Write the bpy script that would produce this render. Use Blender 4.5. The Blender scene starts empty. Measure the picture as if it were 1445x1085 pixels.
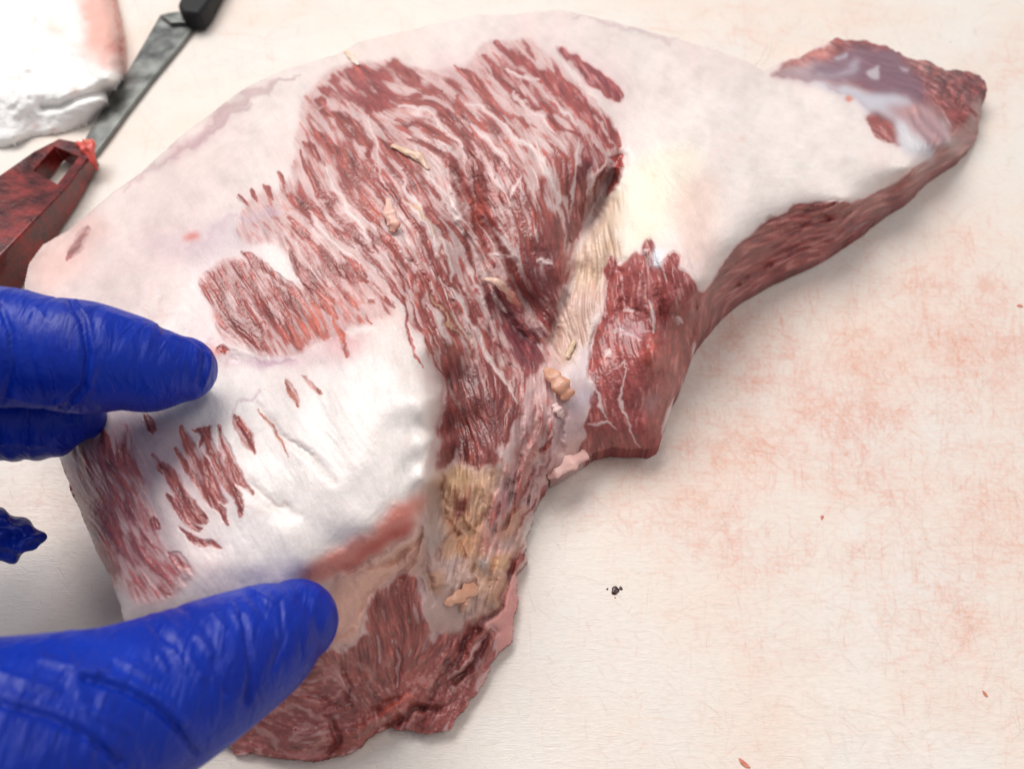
import bpy, bmesh, math
import numpy as np
from mathutils import Vector
sc = bpy.context.scene
COL = sc.collection

# ------------------------------------------------------------------ camera
CH, PITCH, F = 0.175, math.radians(55), 1091.0      # camera height (m), tilt below the horizon, focal length in photo pixels
PW, PH = 1445, 1085
cam_d = bpy.data.cameras.new('camera'); cam = bpy.data.objects.new('camera', cam_d); COL.objects.link(cam)
cam.location = (0, 0, CH); cam.rotation_euler = (math.pi/2 - PITCH, 0, 0)
cam_d.sensor_width = 36; cam_d.lens = F/PW*36; cam_d.clip_start = .005; cam_d.clip_end = 50
cam_d.dof.use_dof = True; cam_d.dof.focus_distance = .178; cam_d.dof.aperture_fstop = 15.0
sc.camera = cam
# ------------------------------------------------------------------ light
sc.view_settings.view_transform = 'Standard'; sc.view_settings.look = 'None'
sc.view_settings.exposure = 0.0; sc.view_settings.gamma = 1
w = bpy.data.worlds.new('World'); sc.world = w; w.use_nodes = True
w.node_tree.nodes['Background'].inputs[0].default_value = (.93, .96, 1, 1)
w.node_tree.nodes['Background'].inputs[1].default_value = 0.37
def area(name, loc, target, size, power, col=(1, 1, 1), sy=None):
    L = bpy.data.lights.new(name, 'AREA'); o = bpy.data.objects.new(name, L); COL.objects.link(o)
    L.energy = power; L.color = col; L.size = size
    if sy: L.shape = 'RECTANGLE'; L.size_y = sy
    o.location = loc; o.rotation_euler = (Vector(target)-Vector(loc)).to_track_quat('-Z', 'Y').to_euler(); return o
area('ceiling_lamp', (-.42, .85, 1.3), (0, .15, 0), 1.25, 24.5, (1, .972, .945), .8)
area('ceiling_lamp', (.75, .2, 1.55), (0, .15, 0), .9, 6, (1, .98, .96), .3)
sc.cycles.use_denoising = True
sc.cycles.max_bounces = 6; sc.cycles.transparent_max_bounces = 6

# ------------------------------------------------------------------ helpers
def lin(c):
    c = np.asarray(c, float)/255.; return np.where(c <= .04045, c/12.92, ((c+.055)/1.055)**2.4)
def rays(px, py):
    x = (np.asarray(px, float)-PW/2)/F; y = -(np.asarray(py, float)-PH/2)/F
    s, c = math.sin(PITCH), math.cos(PITCH)      # forward (0,c,-s), up (0,s,c)
    return np.stack([x, c + y*s, -s + y*c], -1)   # unit view depth
CAM = np.array([0, 0, CH])
def P(px, py, h):                                # a point of the place seen at px,py and h (cm) above the board
    r = rays(px, py); t = (CH - np.asarray(h, float)/100)/(-r[..., 2]); return CAM + r*t[..., None]
rng = np.random.default_rng(7)
def up(a, ny, nx):                               # smooth upsample of a lattice
    gy = np.linspace(0, a.shape[0]-1.001, ny); gx = np.linspace(0, a.shape[1]-1.001, nx)
    iy = gy.astype(int); ix = gx.astype(int); fy = gy-iy; fx = gx-ix
    fy = fy*fy*(3-2*fy); fx = fx*fx*(3-2*fx)
    b = a[iy]*(1-fy)[:, None] + a[iy+1]*fy[:, None]
    return b[:, ix]*(1-fx) + b[:, ix+1]*fx
def vnoise(ny, nx, cell):
    return up(rng.standard_normal((int(ny/cell)+3, int(nx/cell)+3)), ny, nx)
def fbm(ny, nx, cell, octv=4):
    s = 0; a = 1
    for k in range(octv):
        s = s + a*vnoise(ny, nx, cell); a *= .55; cell = max(cell/2, 1.2)
    return s/s.std()
def box(a, r):
    if r < 1: return a
    for ax in (0, 1):
        n = a.shape[ax]; p = [(0, 0), (0, 0)]; p[ax] = (r+1, r)
        c = np.cumsum(np.pad(a, p, 'edge'), axis=ax)
        a = (c[2*r+1:]-c[:-2*r-1] if ax == 0 else c[:, 2*r+1:]-c[:, :-2*r-1])/(2*r+1)
    return a
def blur(a, s):
    r = int(round(s*.95)); return box(box(box(a, r), r), r) if r >= 1 else (box(a, 1) if s > .4 else a)
def sstep(a, b, x):
    t = np.clip((x-a)/(b-a), 0, 1); return t*t*(3-2*t)

# ------------------------------------------------------------------ the meat: a field grid, one cell per photo pixel of its visible face
X0, Y0, X1, Y1 = 20, 0, 1410, 1085
NX, NY = X1-X0, Y1-Y0
GX, GY = np.meshgrid(np.arange(X0, X1), np.arange(Y0, Y1))
TILES = {1: (0, 0, 2.7125), 2: (300, 0, 2.7125), 3: (600, 0, 2.7125), 4: (1000, 0, 2.7125), 5: (0, 350, 2.7125), 6: (250, 350, 2.7125),
         7: (550, 350, 2.7125), 8: (780, 300, 3.0139), 9: (1060, 30, 3.617), 10: (400, 230, 3.617), 11: (300, 700, 2.8175),
         12: (550, 600, 3.617), 13: (0, 700, 2.8175), 0: (0, 0, 1)}
def T(k, pts):
    x, y, s = TILES[k]; return np.array([(x+a/s, y+b/s) for a, b in pts], float)
def inside(pts, gx, gy):
    m = np.zeros(gx.shape, bool); n = len(pts)
    for i in range(n):
        x1, y1 = pts[i]; x2, y2 = pts[(i+1) % n]
        if y1 == y2: continue
        c = ((y1 > gy) != (y2 > gy)) & (gx < (x2-x1)*(gy-y1)/(y2-y1)+x1); m ^= c
    return m
WXn = fbm(NY, NX, 26, 4); WYn = fbm(NY, NX, 26, 4)
def polym(pts, feather=2, rough=3):
    """soft mask of a traced patch, its edge made ragged"""
    a, b = np.floor(pts.min(0)-30).astype(int); c, d = np.ceil(pts.max(0)+30).astype(int)
    xs = slice(max(a-X0, 0), min(c-X0, NX)); ys = slice(max(b-Y0, 0), min(d-Y0, NY))
    out = np.zeros((NY, NX), np.float32)
    sub = inside(pts, GX[ys, xs]+rough*WXn[ys, xs], GY[ys, xs]+rough*WYn[ys, xs]).astype(np.float32)
    sub = np.pad(sub, 1)[1:-1, 1:-1]
    out[ys, xs] = sub
    if feather > .4:
        y0, y1 = max(ys.start-60, 0), min(ys.stop+60, NY); x0, x1 = max(xs.start-60, 0), min(xs.stop+60, NX)
        out[y0:y1, x0:x1] = blur(out[y0:y1, x0:x1], feather)
    return out
def distline(pts, gx, gy):
    """distance to a polyline, and the position along it 0..1"""
    best = np.full(gx.shape, 1e9); tt = np.zeros(gx.shape); seg = np.hypot(*np.diff(pts, axis=0).T); L = seg.sum(); acc = 0
    for i in range(len(pts)-1):
        (x1, y1), (x2, y2) = pts[i], pts[i+1]; dx, dy = x2-x1, y2-y1; l2 = dx*dx+dy*dy+1e-9
        t = np.clip(((gx-x1)*dx+(gy-y1)*dy)/l2, 0, 1); d = np.hypot(gx-x1-t*dx, gy-y1-t*dy)
        k = d < best; best = np.where(k, d, best); tt = np.where(k, (acc+t*seg[i])/L, tt); acc += seg[i]
    return best, tt
def stroke(pts, hw, taper=True, rough=2.0):
    """signed field of a streak: +1 on its axis, 0 at its edge, negative outside"""
    m = hw*2.2+12
    a, b = np.floor(pts.min(0)-m).astype(int); c, d = np.ceil(pts.max(0)+m).astype(int)
    xs = slice(max(a-X0, 0), max(min(c-X0, NX), 1)); ys = slice(max(b-Y0, 0), max(min(d-Y0, NY), 1))
    dd, tt = distline(pts, GX[ys, xs]+rough*WXn[ys, xs], GY[ys, xs]+rough*WYn[ys, xs])
    wloc = hw*(np.clip(np.sin(np.pi*np.clip(tt, .03, .97)), 0, 1)**.45 if taper else 1.)
    return ys, xs, np.clip(1-dd/wloc, -1.5, 1)

OUT = T(0, [(82, 640), (70, 600), (52, 540), (38, 470), (34, 400), (40, 372), (60, 345), (95, 325), (125, 300), (160, 270), (200, 243), (240, 205),
    (280, 172), (300, 158), (348, 123), (403, 98), (447, 85), (480, 74), (506, 59), (558, 48), (613, 35), (674, 22), (747, 18), (792, 14), (840, 24),
    (913, 44), (969, 59), (1000, 68), (1037, 79), (1079, 99), (1103, 88), (1129, 79), (1158, 64), (1181, 53), (1195, 57), (1225, 55), (1247, 63),
    (1273, 77), (1295, 85), (1317, 87), (1339, 98), (1369, 100), (1383, 107), (1392, 125), (1387, 144), (1387, 162), (1380, 188), (1369, 210),
    (1343, 229), (1313, 251), (1288, 273), (1258, 295), (1221, 324), (1184, 350), (1147, 372), (1094, 394), (1052, 419), (1020, 444), (999, 461),
    (983, 488), (974, 511), (962, 544), (951, 567), (937, 608), (930, 628), (915, 634), (882, 634), (863, 632), (838, 641), (815, 656), (793, 671),
    (779, 678), (769, 670), (777, 679), (766, 695), (755, 722), (748, 744), (746, 766), (738, 791), (730, 813), (731, 843), (728, 871), (724, 900),
    (700, 927), (687, 959), (666, 987), (648, 1009), (634, 1030), (602, 1037), (584, 1034), (566, 1030), (548, 1028), (531, 1032), (513, 1051),
    (492, 1065), (460, 1071), (424, 1074), (389, 1069), (335, 1067), (321, 1051), (300, 1046), (250, 1010), (205, 940), (176, 874), (170, 853),
    (163, 831), (149, 803), (135, 775), (121, 743), (103, 700), (94, 676)])

# heights in cm above the board of points seen at px,py
HP = np.array([
 (40,372,2.0),(95,325,2.0),(200,243,2.1),(280,172,2.2),(348,123,2.3),(470,76,2.5),(613,35,2.7),(700,20,2.7),(792,14,2.7),(913,44,2.4),(1000,68,2.1),(1079,99,1.5),
 (1129,79,1.0),(1181,53,.8),(1247,63,.9),(1317,87,1.0),(1383,107,1.0),(1392,130,.9),
 (60,400,2.9),(150,400,3.5),(150,320,3.1),(250,300,3.7),(250,240,3.3),(350,220,3.7),(350,160,3.2),(400,350,4.2),(300,400,4.0),(380,460,3.95),(470,400,4.2),(290,530,4.0),(430,130,3.4),(500,150,3.8),(500,250,4.1),
 (600,130,3.7),(600,70,3.2),(700,80,3.3),(800,60,3.1),(880,130,3.3),(700,170,3.8),(800,200,3.9),(760,230,3.9),(760,330,3.5),(820,240,3.6),(600,300,4.1),(540,380,4.25),(680,300,3.6),(700,380,3.2),(720,300,3.7),(785,300,3.35),(790,380,2.9),(735,430,2.35),(740,470,2.1),(770,490,1.9),(660,380,3.1),(620,400,3.7),(700,500,2.6),
 (860,230,3.3),(875,190,3.3),(838,300,2.5),(812,380,2.3),(800,450,2.1),(860,320,3.0),(950,250,3.4),(920,320,3.2),(1000,160,3.2),(1000,300,3.2),(1050,110,2.3),(1060,200,3.0),(1100,130,1.9),
 (1100,200,2.8),(1150,120,1.7),(1200,180,2.1),(1200,100,1.4),(1200,240,2.4),(1300,150,1.7),(1270,190,1.9),(1340,160,1.4),(1300,110,1.4),
 (1000,400,2.9),(1040,345,2.9),(1100,297,2.7),(1200,284,2.4),(1290,240,2.0),(1340,207,1.6),(1375,160,1.25),(985,440,2.4),
 (1387,150,.6),(1380,188,.2),(1343,229,.38),(1313,251,.38),(1258,295,.38),(1221,324,.38),(1184,350,.38),(1147,372,.38),(1094,394,.38),(1052,419,.2),(1020,444,.4),(983,488,.8),(962,544,.9),(937,608,.8),
 (930,628,.8),(882,634,.8),(838,641,.7),(779,678,.7),(900,380,3.0),(900,450,2.6),(925,500,2.5),(900,560,1.9),(950,540,1.4),(950,470,2.0),(910,600,1.4),(850,560,1.9),(860,610,1.3),(800,560,2.0),(800,620,1.5),(790,655,1.1),
 (755,722,.5),(746,766,.25),(731,843,.34),(700,927,.34),(640,1025,.34),(560,1028,.34),(500,1060,.34),(424,1074,.34),(335,1067,.2),(760,690,.8),
 (565,440,4.4),(560,500,4.6),(560,600,4.6),(578,540,4.6),(596,540,4.5),(598,600,4.45),(594,650,4.3),(580,620,4.5),(578,670,4.3),(580,700,4.1),(613,560,4.4),(613,620,4.3),(607,680,4.05),(604,490,4.35),(610,590,4.4),(611,650,4.15),
 (629,540,2.9),(627,600,2.7),(624,650,2.6),(645,620,2.4),(680,560,2.6),(640,450,3.4),(690,450,2.8),(618,690,2.5),(620,730,2.4),(680,640,2.5),(650,700,2.6),(610,770,2.6),(720,560,2.4),(750,560,2.2),(730,640,1.9),(700,700,2.0),
 (700,770,1.5),(650,800,2.0),(650,870,1.7),(600,800,2.5),(700,850,1.0),(680,900,.9),(600,870,2.1),
 (520,740,4.2),(440,792,3.9),(592,728,3.6),(525,795,3.2),(462,828,3.15),(560,790,2.9),(500,850,2.8),(470,900,2.5),(560,870,2.2),(510,940,1.7),(430,970,1.6),(600,950,1.1),(560,1000,.8),(380,1020,.9),(440,1030,.8),(640,970,.6),(350,1000,1.1),
 (82,640,2.7),(103,700,2.7),(121,743,2.7),(149,803,2.7),(176,874,2.7),(150,640,3.4),(150,700,3.3),(200,640,3.7),(250,700,3.9),(400,600,4.3),(330,520,3.8),(400,720,4.2),(470,620,4.5),(500,700,4.4),(250,820,3.7),(200,850,3.2),(350,800,4.0),
 (60,540,2.8),(100,540,3.3),(200,540,3.8),(205,940,1.6),(250,1010,.8),(300,1046,.3),(300,950,1.9),(300,900,2.8)], float)
def rbf(pts, val, gx, gy, sm=1.0, chunk=60000):
    d = np.hypot(pts[:, None, 0]-pts[None, :, 0], pts[:, None, 1]-pts[None, :, 1])
    k = lambda r: np.sqrt(r*r+64.)
    n = len(pts); A = np.zeros((n+1, n+1)); A[:n, :n] = k(d)-np.eye(n)*sm; A[:n, n] = A[n, :n] = 1
    c = np.linalg.solve(A, np.append(val, 0)); out = np.empty(gx.size); fx, fy = gx.ravel(), gy.ravel()
    for i in range(0, fx.size, chunk):
        out[i:i+chunk] = k(np.hypot(fx[i:i+chunk, None]-pts[:, 0], fy[i:i+chunk, None]-pts[:, 1]))@c[:n]+c[n]
    return out.reshape(gx.shape)
cs = 4
cgx, cgy = np.meshgrid(np.linspace(X0, X1-1, NX//cs), np.linspace(Y0, Y1-1, NY//cs))
def up_lin(a):
    gy = np.linspace(0, a.shape[0]-1.001, NY); gx = np.linspace(0, a.shape[1]-1.001, NX)
    iy = gy.astype(int); ix = gx.astype(int); fy = gy-iy; fx = gx-ix
    b = a[iy]*(1-fy)[:, None]+a[iy+1]*fy[:, None]; return b[:, ix]*(1-fx)+b[:, ix+1]*fx
H = blur(up_lin(rbf(HP[:, :2], HP[:, 2], cgx, cgy)), 3)
D_out = up_lin(distline(np.vstack([OUT, OUT[:1]]), cgx, cgy)[0])

# ---- fibre direction
FL = np.array([(480,130,1,1),(450,250,.6,1),(350,300,.6,1),(330,420,.75,.9),(380,330,.7,1),(430,430,.55,1),(560,250,.6,1),(540,330,.75,1),(600,350,.55,1),(650,500,.3,1),(680,600,.25,1),(700,120,.7,.8),(650,150,.8,.9),
 (760,100,.7,.9),(800,150,.65,.9),(850,200,.2,1),(830,250,.02,1),(800,320,.0,1),(740,350,.3,1),(690,350,.55,1),(700,250,.5,1),(650,280,.55,1),(760,440,.6,.7),(620,200,.8,.5),(600,160,.9,.4),(830,400,-.2,1),(900,450,.05,1),(930,580,-.2,1),
 (870,560,.25,1),(290,620,.6,1),(340,620,.5,1),(150,750,.45,1),(220,800,.6,.9),(250,660,.5,1),(1050,360,1,-.5),(1200,300,1,-.5),(1150,330,1,-.35),(1320,220,1,-.7),(1300,190,.35,1),(1250,110,1,.3),(1150,150,1,.4),(1000,200,1,.4),
 (680,750,-.15,1),(650,850,-.3,1),(700,800,-.3,1),(560,860,.25,1),(450,1000,1,-.3),(520,950,.3,1),(400,1000,1,.3),(620,950,-.6,.8),(660,950,-.6,.8),(300,180,1,-.7),(150,320,1,-.8),(200,400,1,-.4),(500,650,.7,.7),(600,600,.05,1),(540,780,1,-.6),
 (710,880,-.2,1),(850,20,1,.1),(1350,120,.8,.5),(620,430,.45,1),(590,440,.4,1),(960,330,.5,1),(730,600,-.3,1),(760,650,-.3,1)], float)
ang = np.arctan2(FL[:, 3], FL[:, 2])
c2 = np.cos(2*ang); s2 = np.sin(2*ang)
num = np.zeros(cgx.shape); den = np.zeros(cgx.shape); wsum = 0
for (x, y, _, _), a, b in zip(FL, c2, s2):
    ww = 1/(((cgx-x)**2+(cgy-y)**2)+200)**1.5; num += ww*a; den += ww*b
A2 = np.arctan2(up_lin(den/np.hypot(num, den)), up_lin(num/np.hypot(num, den)))/2
A2 = A2 + .10*fbm(NY, NX, 55, 3)
VX = np.cos(A2).astype(np.float32); VY = np.sin(A2).astype(np.float32)
def lic(src, L, step=1.6):
    """noise smeared along the fibres"""
    src = src.astype(np.float32); acc = src.copy(); wt = 1.0; n = int(L/step)
    for sg in (1, -1):
        x = np.tile(np.arange(NX, dtype=np.float32), (NY, 1)); y = np.tile(np.arange(NY, dtype=np.float32)[:, None], (1, NX))
        px, py = VX*sg, VY*sg
        for k in range(n):
            x += px*step; y += py*step
            ix = np.clip(x, 0, NX-1).astype(np.int32); iy = np.clip(y, 0, NY-1).astype(np.int32)
            f = iy*NX+ix; nx_, ny_ = VX.ravel()[f], VY.ravel()[f]
            s = np.where(nx_*px+ny_*py < 0, -1, 1).astype(np.float32); px, py = nx_*s, ny_*s
            wk = .5+.5*math.cos(math.pi*(k+1)/(n+1)); acc += wk*src.ravel()[f]; wt += wk
    acc -= acc.mean(); return acc/acc.std()
wn = lambda s: blur(rng.standard_normal((NY, NX)), s)
LB = lic(vnoise(NY, NX, 7.5), 30)       # broad streaks
LM = lic(vnoise(NY, NX, 3.4), 18)     # bundles
LF = lic(vnoise(NY, NX, 2.0), 12)     # fibres
LT = lic(wn(.8), 15); NZ1 = fbm(NY, NX, 60, 4); NZ2 = fbm(NY, NX, 22, 4); NZ3 = fbm(NY, NX, 7, 3); NZ4 = fbm(NY, NX, 2.5, 2)

# ---- lean / fat layout.  R > 0 lean, R < 0 fat
R = np.full((NY, NX), -2.6)
def region(k, pts, val, feather=5, rough=4):
    global R
    m = polym(T(k, pts), feather, rough); R = R*(1-m)+val*m
FL_POL = []
# marbled fields
region(0, [(430,130),(470,100),(560,88),(600,100),(640,100),(690,60),(740,55),(800,110),(860,170),(878,215),(860,260),(830,300),(800,380),(775,480),(750,560),(700,640),(618,660),
    (622,540),(600,500),(580,460),(560,400),(500,390),(470,330),(410,300),(400,260),(425,190)], -.02, 8, 5)
region(0, [(285,385),(310,365),(345,355),(380,380),(405,400),(440,410),(470,440),(478,470),(440,485),(420,500),(380,510),(340,495),(310,470),(290,430)], .55, 5, 4)
region(0, [(390,270),(430,300),(480,360),(545,395),(560,440),(500,470),(480,470),(440,400),(400,360),(330,330),(340,290),(370,280)], -.3, 8, 5)
region(7, [(60,120),(200,60),(340,60),(400,200),(440,350),(480,460),(420,470),(330,420),(240,450),(200,460),(130,330),(80,230)], .25, 8, 4)
region(7, [(195,420),(230,440),(330,380),(420,420),(490,500),(530,600),(500,700),(420,790),(330,815),(250,810),(190,870),(175,830),(185,700),(205,560)], 1.35, 4, 4)
region(7, [(330,130),(420,150),(520,260),(600,330),(612,440),(560,470),(540,560),(500,480),(440,400),(400,250)], 1.2, 5, 3)
region(7, [(400,0),(700,0),(655,150),(625,330),(560,280),(500,200),(440,100)], .95, 5, 3)
region(3, [(370,690),(450,700),(520,850),(560,980),(520,1085),(380,1085),(330,980),(280,860),(195,760),(185,700),(300,730)], .9, 6, 4)
region(8, [(225,195),(265,190),(300,240),(310,180),(350,155),(370,180),(380,130),(405,100),(430,130),(435,200),(470,220),(500,165),(525,160),(560,240),(600,310),(625,350),(660,330),(600,560),(560,700),(520,800),(470,900),
    (450,990),(400,1010),(370,995),(300,1000),(150,1010),(130,900),(170,860),(160,780),(180,740),(150,620),(180,520),(210,460),(215,330)], 2.3, 2, 3)
region(0, [(1000,402),(1020,372),(1045,345),(1066,325),(1090,308),(1120,290),(1165,284),(1200,286),(1230,278),(1265,255),(1291,236),(1320,214),(1345,195),(1358,165),(1345,140),(1300,128),(1270,84),(1300,80),(1400,90),(1400,200),(1200,360),(1050,430),(985,500),(975,440)], 2.2, 1.2, 1.2)
region(11, [(0,980),(100,860),(330,650),(430,600),(500,620),(570,560),(620,540),(620,450),(660,370),(770,285),(830,330),(845,480),(870,560),(960,520),(1040,460),(1110,470),(1127,560),(1127,640),(1000,900),(800,970),(600,1000),(450,1070),(250,1060),(60,1000)], 1.3, 3, 4)
region(5, [(225,790),(300,930),(420,1085),(330,1085),(250,900)], .9, 4, 4)
region(13, [(290,0),(400,0),(460,200),(500,330),(470,380),(400,220)], .6, 5, 5)
region(0, [(90,620),(170,600),(205,650),(215,760),(270,800),(240,850),(190,840),(150,760),(110,700)], .38, 10, 6)
region(9, [(90,250),(300,160),(430,85),(590,95),(700,120),(800,190),(1160,250),(1210,420),(1150,620),(1000,700),(930,680),(880,700),(800,640),(700,590),(620,480),(560,430),(470,370),(330,325),(200,300)], 2.2, 2, 3)
region(0, [(700,690),(735,560),(790,505),(800,560),(780,600),(790,650),(760,700),(735,760),(700,800),(680,760)], -.75, 6, 4)
region(0, [(835,600),(940,600),(930,640),(910,645),(870,640),(830,650),(815,640)], 1.6, 2, 2)
LEANS = [  # (tile, half width in photo px, strength, points)
 (2,9,1.0,[(395,385),(430,400)]),(2,9,1.1,[(410,430),(500,440),(560,470),(592,540),(600,620)]),(2,8,1,[(470,440),(520,500),(570,560)]),(2,8,1.1,[(395,510),(440,560),(510,600),(570,650),(620,720),(665,780)]),
 (2,7,1,[(355,555),(405,610)]),(2,6,1,[(335,580),(345,640),(400,720),(440,780),(500,850),(560,920),(620,960)]),(2,7,1,[(250,665),(290,740),(350,800),(410,850),(480,930),(540,1000),(590,1060)]),
 (2,6,1,[(320,760),(400,800),(470,880),(540,950)]),(2,7,1,[(290,825),(350,890),(410,960),(470,1030),(530,1075)]),(2,3,1,[(95,745),(125,790)]),(2,3,1,[(145,725),(170,775)]),(2,4.5,1,[(195,705),(235,765)]),
 (2,6,1,[(720,385),(800,360),(870,355)]),(2,7,1,[(700,465),(800,480),(900,520),(965,580)]),(2,8,1.1,[(740,535),(830,560),(910,620),(965,700),(985,760)]),(2,9,1.2,[(640,540),(700,590),(745,640)]),
 (2,7,1,[(640,655),(690,720),(730,800),(790,880),(830,960),(860,1040)]),(2,6,1,[(730,650),(790,730),(840,810),(880,880),(910,960)]),(2,6,1,[(820,665),(880,740),(940,830),(960,900)]),
 (2,7,.9,[(560,765),(610,830),(660,900),(720,980),(770,1060)]),(2,11,1.1,[(840,400),(925,450),(975,530),(1005,610)]),(2,6,1,[(935,260),(990,300),(1050,350),(1085,390)]),(2,7,1,[(940,385),(990,460),(1030,540),(1070,620),(1085,680)]),
 (2,9,1,[(990,600),(1015,700),(1005,800),(1015,900),(1055,980)]),(2,6,1,[(480,760),(540,830),(600,900),(640,960)]),
 (3,5,1,[(110,255),(170,310),(235,375),(300,430)]),(3,10,1.1,[(270,165),(340,215),(420,280),(500,330),(580,400),(655,480),(710,560)]),(3,9,1.1,[(228,220),(280,300),(345,365),(430,420),(510,480),(590,520)]),(3,9,1.1,[(500,300),(600,385),(690,465),(745,560)]),
 (3,6,.8,[(330,440),(410,495)]),(3,7,1,[(490,560),(520,640),(540,720),(555,800)]),(3,9,1.1,[(130,370),(190,465),(260,560),(330,640),(385,710)]),(3,8,1,[(180,600),(230,680),(290,760),(350,830)]),(3,8,1,[(180,510),(240,560),(280,640)]),
 (3,8,1,[(0,545),(80,620),(150,700),(185,780),(205,900),(265,1020)]),(3,7,1,[(0,655),(60,740),(120,830),(150,930),(200,1040)]),(3,8,1,[(0,385),(70,425),(125,500),(165,600)]),
 (3,10,1.2,[(615,560),(605,700),(585,820),(545,950)]),(3,6,1.3,[(700,590),(738,610),(738,670),(700,740)]),(3,6,1,[(650,560),(680,620),(650,720)]),(3,5,.8,[(380,280),(440,320)]),
 (6,6,1,[(250,0),(330,70),(400,130),(470,180)]),(6,9,1.1,[(430,10),(480,90),(540,150),(590,220),(620,265)]),(6,9,1.1,[(540,0),(600,60),(680,90),(730,130)]),(6,6,1,[(480,130),(520,200),(590,250)]),(6,3.5,.6,[(450,260),(510,350)]),
 (6,4,.7,[(600,260),(620,320),(648,410)]),(6,2.5,.5,[(740,40),(800,120),(860,210)]),(6,2.5,.5,[(790,20),(850,100),(890,200)]),(6,3.5,.6,[(420,500),(450,560),(472,605)]),(6,2.5,.3,[(480,485),(540,555)]),
 (6,7.5,1.2,[(220,640),(250,700),(298,780)]),(6,7,1,[(110,690),(120,750),(170,840),(220,930),(245,1015)]),(6,4,.9,[(70,690),(110,700),(90,760)]),(6,6,1,[(150,690),(190,790),(240,880),(290,940)]),(6,6,1,[(0,770),(50,850),(110,930),(160,1000),(190,1050)]),
 (6,6,1,[(0,930),(60,990),(110,1060)]),(6,2,.3,[(300,620),(380,700),(420,800)]),(6,3,1,[(900,100),(930,200),(985,330),(1030,430)]),(6,2.5,1,[(890,200),(930,310),(980,420),(1010,490)]),(6,2,.8,[(870,220),(900,370),(940,460)]),
 (6,7,1.1,[(940,110),(1000,230),(1060,350),(1085,450)]),(6,5,.8,[(150,380),(190,385)]),(6,6,.9,[(720,200),(740,215)]),(6,3,.5,[(640,170),(700,250),(750,290)]),(6,4,.6,[(800,190),(830,230)]),
 (10,4,1,[(680,640),(700,760),(740,860),(790,960)]),(10,3,1,[(650,700),(690,850),(740,960)]),(10,4,1,[(720,600),(780,740),(850,880),(900,1000)]),(10,3,.8,[(560,400),(620,500),(690,600),(720,650)]),(10,3.5,.8,[(440,350),(520,430),(600,550),(650,650)]),
 (10,2.5,.6,[(480,490),(540,590),(610,700),(640,800)]),(10,7,1,[(880,560),(930,680),(990,800),(1040,900)]),(10,7,1,[(800,430),(850,560),(900,700),(960,840)]),
 (5,10,1,[(380,700),(400,760),(420,850)]),(5,8,.9,[(560,640),(580,700)]),(5,7,.9,[(590,800),(650,860),(700,960),(740,1060)]),(5,9,.9,[(700,690),(740,780),(790,860),(850,960)]),(5,6,.9,[(640,950),(700,1010),(760,1080)]),
 (13,10,1.1,[(330,60),(400,180),(450,300)]),(13,7,1,[(480,20),(510,60)]),(13,6,.9,[(590,80),(630,130)]),(13,7,.9,[(545,190),(570,240)]),(13,7,.9,[(680,230),(740,280)]),(13,4,.7,[(600,330),(680,390)]),(13,4,.6,[(710,120),(790,190),(880,205)]),
 (13,5,.9,[(700,30),(760,90),(800,130)]),(13,5,.9,[(860,20),(900,90)]),(9,12,2,[(610,500),(680,550),(740,600)]),(12,3,.9,[(740,370),(690,470),(640,560)]),(12,4,.8,[(690,650),(640,700),(600,780)]),(12,3,.7,[(720,250),(690,330),(640,370)]),
 (12,3,.6,[(560,400),(520,500)]),(12,3,.6,[(830,60),(780,120),(700,180)]),(12,3,.6,[(800,300),(760,370)]),(1,7,.7,[(340,880),(290,930),(255,985)]),(8,9,1.5,[(600,360),(620,430),(600,540)])]
for k, hw, v, pts in LEANS:
    ys, xs, s = stroke(T(k, pts), hw); R[ys, xs] = np.maximum(R[ys, xs], np.where(s > -.35, s*2.1*v+.2, -9))
for k, pts in [(2,[(430,310),(480,280),(560,255),(640,290),(680,340),(665,400),(620,435),(560,400),(480,370),(430,345)]),(2,[(640,255),(700,235),(770,265),(800,325),(760,340),(700,320),(650,290)]),
    (3,[(500,185),(540,185),(600,225),(680,280),(740,340),(757,375),(740,392),(690,375),(620,330),(580,270),(530,220)]),(9,[(580,490),(640,470),(720,520),(765,570),(770,630),(700,610),(640,560),(590,530)])]:
    m = polym(T(k, pts), 1.6, 2); vv = .95 if k == 2 else 1.8; R = R*(1-m)+vv*m
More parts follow.
